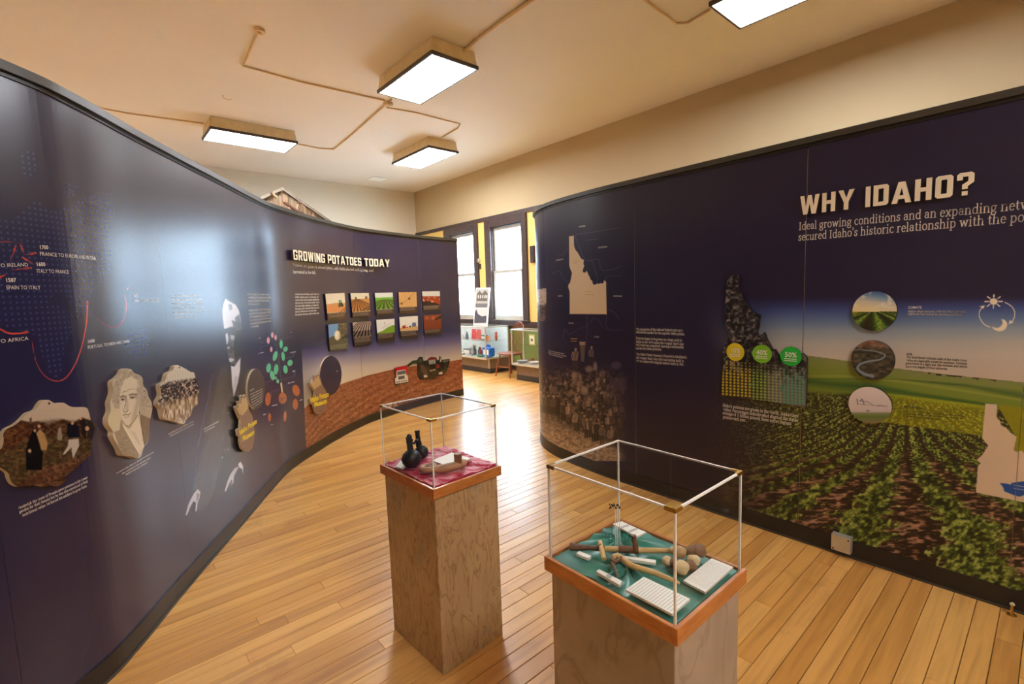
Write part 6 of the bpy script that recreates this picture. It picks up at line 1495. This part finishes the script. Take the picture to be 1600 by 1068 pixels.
MB().bbox((6.01, cb.y-.40, bz0+.360), (6.03, cb.y-.24, bz0+.55)).build('frame', col((200,186,120)), pf); MB().box((6.007, cb.y-.375, bz0+.385), (6.0095, cb.y-.265, bz0+.525)).build('print', col((236,230,204)), pf); MB().lathe([(.03,0),(.03,.002)], (6.0068, cb.y-.32, bz0+.455), 14, M=Matrix.Rotation(-math.pi/2, 4, 'Y')).build('emblem', col((120,110,70)), pf)
for kd, x, y, c, lb, s in (('bowl',5.92,cb.y-.15,(150,146,140),'grey bowl in the hidden glass case',1.3),('bowl',5.95,cb.y-.42,(214,200,190),'pale bowl in the hidden glass case',1.2),('boxed_item',5.98,cb.y-.70,(196,190,170),'cream carton in the hidden glass case',1.8),('mug',6.02,cb.y-.30,(140,84,70),'brown mug in the hidden glass case',1.0)): item(kd, x, y, zB, c, lb, s, 'dishes in the half hidden case')
# leaning picture board
pt = [atx(743.7,449.5,6.36), atx(765.2,449,6.36), atx(760.6,507.5,6.12), atx(739.3,505.5,6.12)]
for p_ in pt[2:]: p_.z = cz1+.004
lb_ = empty('picture_board', (pt[2]+pt[3])/2, 'white board with two old photographs leaning on the glass case', 'picture')
n_ = (pt[1]-pt[0]).cross(pt[3]-pt[0]).normalized()
if n_.x > 0: n_ = -n_
def bq(u, v, o): return (pt[0]*(1-u)+pt[1]*u)*(1-v)+(pt[3]*(1-u)+pt[2]*u)*v+n_*o
def bquad(uvs, o0, o1, name, mat, parent):
    n = len(uvs); return MB().add([bq(u, v, o0) for u, v in uvs]+[bq(u, v, o1) for u, v in uvs], [tuple(range(n)), tuple(range(n, 2*n))[::-1]]+[(i, (i+1) % n, n+(i+1) % n, n+i) for i in range(n)]).build(name, mat, parent)
bquad([(0,0),(1,0),(1,1),(0,1)], -.02, 0, 'board', M['card'], lb_)
t1_ = bquad([(.06,.04),(.94,.04),(.94,.42),(.06,.42)], .0008, .002, 'photograph', col((176,170,160)), lb_); t2_ = bquad([(.06,.55),(.94,.55),(.94,.97),(.06,.97)], .0008, .002, 'photograph', col((196,192,186)), lb_)
bquad([(.12,.16),(.3,.08),(.5,.16),(.7,.07),(.9,.16),(.9,.36),(.12,.36)], .0022, .003, 'house_print', col((96,90,86)), t1_)
for u in (.2,.36,.52,.68,.8): bquad([(u,.2),(u+.08,.2),(u+.08,.28),(u,.28)], .0032, .0036, 'window_print', col((200,194,184)), t1_)
bquad([(.06,.42),(.94,.42),(.94,.53),(.06,.53)], .0008, .0014, 'caption_band', col((110,106,108)), lb_)
bquad([(.06,.66),(.16,.58),(.3,.70),(.6,.76),(.94,.74),(.94,.92),(.06,.94)], .0022, .003, 'hill_print', col((70,68,78)), t2_)
# windsor chair
M['chair'] = wood('red_brown_chair_wood', (122,62,36), (150,84,52), (20,20,8), .4)
hx = 6.07; hy = (atz(774,587.5,0).y+atz(797.4,591.4,0).y)/2
ch = empty('windsor_chair', (hx, hy, 0), 'red-brown wooden spindle back chair between the glass cases', 'chair')
sm = MB(); n = 24; prof = [(math.cos(2*math.pi*i/n), math.sin(2*math.pi*i/n)) for i in range(n)]
sg = lambda a, p: math.copysign(abs(a)**p, a)
top = [(hx+.22*sg(a,.7), hy+.23*sg(b,.7), .455) for a, b in prof]; bot = [(hx+.19*sg(a,.7), hy+.20*sg(b,.7), .42) for a, b in prof]
sm.add(top+bot, [tuple(range(n)), tuple(range(n, 2*n))[::-1]]+[(i, (i+1) % n, n+(i+1) % n, n+i) for i in range(n)]); sm.build('seat', M['chair'], ch)
for a, b in ((-1,-1),(-1,1),(1,-1),(1,1)): MB().tube([(hx+a*.14, hy+b*.14, .42), (hx+a*.18, hy+b*.185, .2), (hx+a*.205, hy+b*.215, 0)], [.015,.02,.012], 10).build('leg', M['chair'], ch, True)
for b in (-1, 1): MB().tube([(hx-.185, hy+b*.192, .16), (hx+.185, hy+b*.192, .16)], .011, 8).build('stretcher', M['chair'], ch, True)
MB().tube([(hx-.18, hy-.185, .2), (hx-.18, hy+.185, .2)], .011, 8).build('stretcher', M['chair'], ch, True)
zt3 = atx(812, 503, hx+.27).z
bow = [(hx+.16+.11*math.sin(math.pi*i/16), hy-.20*math.cos(math.pi*i/16)*(1.08 if 0 < i < 16 else 1), .45+(zt3-.45)*(math.sin(math.pi*i/16)**.55)) for i in range(17)]
MB().tube(bow, .012, 10).build('back_bow', M['chair'], ch, True)
for i in range(7):
    f = -.14+i*.0467; k = math.acos(max(-1, min(1, -f/.216))); zz = .45+(zt3-.45)*(math.sin(k)**.55)
    MB().tube([(hx+.165, hy+f*.85, .455), (hx+.16+.11*math.sin(k), hy+f, zz)], .007, 8).build('spindle', M['chair'], ch, True)
# barn gable with tools behind the left wall
YG = 9.2
ga, gp_, gb = aty(404.7,309,YG), aty(439.6,293,YG), aty(519,347.6,YG)
sl_l = (gp_.z-ga.z)/(gp_.x-ga.x); sl_r = (gb.z-gp_.z)/(gb.x-gp_.x)
xl_, xr_ = gp_.x-1.5, gp_.x+1.9
bg_ = empty('barn_gable', (gp_.x, YG, 0), 'weathered wooden barn gable rising behind the left exhibit wall', 'barn front')
M['barn'] = wood('weathered_barn_board', (104,84,62), (136,112,86), (30,4,3), .75); M['barn_trim'] = wood('grey_barn_trim', (92,80,66), (112,100,84), (4,4,20), .7)
roof = lambda x: gp_.z+(sl_l*(x-gp_.x) if x < gp_.x else sl_r*(x-gp_.x))
x = xl_
while x < xr_-.01:
    x2 = min(x+.16, xr_); xs_ = [x+.003]+([gp_.x] if x < gp_.x < x2 else [])+[x2-.003]
    tp = [(v, roof(v)-.01) for v in xs_]; pts = [(xs_[0], 0), (xs_[-1], 0)]+tp[::-1]; n = len(pts); o_ = random.uniform(0, .008)
    MB().add([(a, YG-o_, b) for a, b in pts]+[(a, YG+.025, b) for a, b in pts], [tuple(range(n)), tuple(range(n, 2*n))[::-1]]+[(i, (i+1) % n, n+(i+1) % n, n+i) for i in range(n)]).build('board', M['barn'], bg_); x = x2
for xa, xb in ((xl_, gp_.x), (gp_.x, xr_)):
    MB().add([(xa, YG-.06, roof(xa)), (xb, YG-.06, roof(xb)), (xb, YG-.06, roof(xb)-.05), (xa, YG-.06, roof(xa)-.05), (xa, YG+.05, roof(xa)), (xb, YG+.05, roof(xb)), (xb, YG+.05, roof(xb)-.05), (xa, YG+.05, roof(xa)-.05)], [(0,1,2,3),(7,6,5,4),(0,4,5,1),(1,5,6,2),(2,6,7,3),(3,7,4,0)]).build('verge_board', M['barn_trim'], bg_)
gg = lambda x, y: aty(380+x/8.889, 270+y/8.889, YG-.10)
M['tool_tan'] = plain('worn_tool_wood', (138,108,80), .6); M['rust'] = plain('rusty_iron', (82,48,30), .6)
def tool(name, parts, lb):
    r0 = empty(name, gg(*parts[0][1][0]), lb, 'tool', 'old tools hung on the barn gable')
    for nm, pts, r, mt in parts: MB().tube([gg(*q) for q in pts], r, 8).build(nm, M[mt], r0, True)
tool('wooden_lever', [('shaft', [(400,280),(470,345)], .018, 'tool_tan'), ('tip', [(385,268),(400,280)], .026, 'rust')], 'short wooden lever hung near left slope of the gable')
tool('hanging_hook', [('shank', [(538,240),(545,385)], .008, 'rust'), ('hook', [(545,385),(560,405),(610,400),(615,345)], .014, 'tool_tan')], 'iron hook on a cord below the gable peak')
tool('iron_yoke', [('bar', [(560,405),(640,455),(760,540),(830,560)], .026, 'rust'), ('knob', [(620,480),(632,515)], .035, 'tool_tan')], 'long rusty bar slanting across the gable')
tool('wooden_tongs', [('arm', [(770,415),(752,470),(745,570)], .013, 'tool_tan'), ('arm', [(770,415),(850,470),(862,570)], .013, 'tool_tan'), ('hinge', [(755,405),(790,420)], .026, 'rust')], 'wooden tongs with two arms hung on right slope')
tool('small_pick', [('shaft', [(960,545),(985,620)], .016, 'tool_tan'), ('head', [(945,550),(985,560)], .016, 'rust')], 'small pick hung low on right slope of the gable')
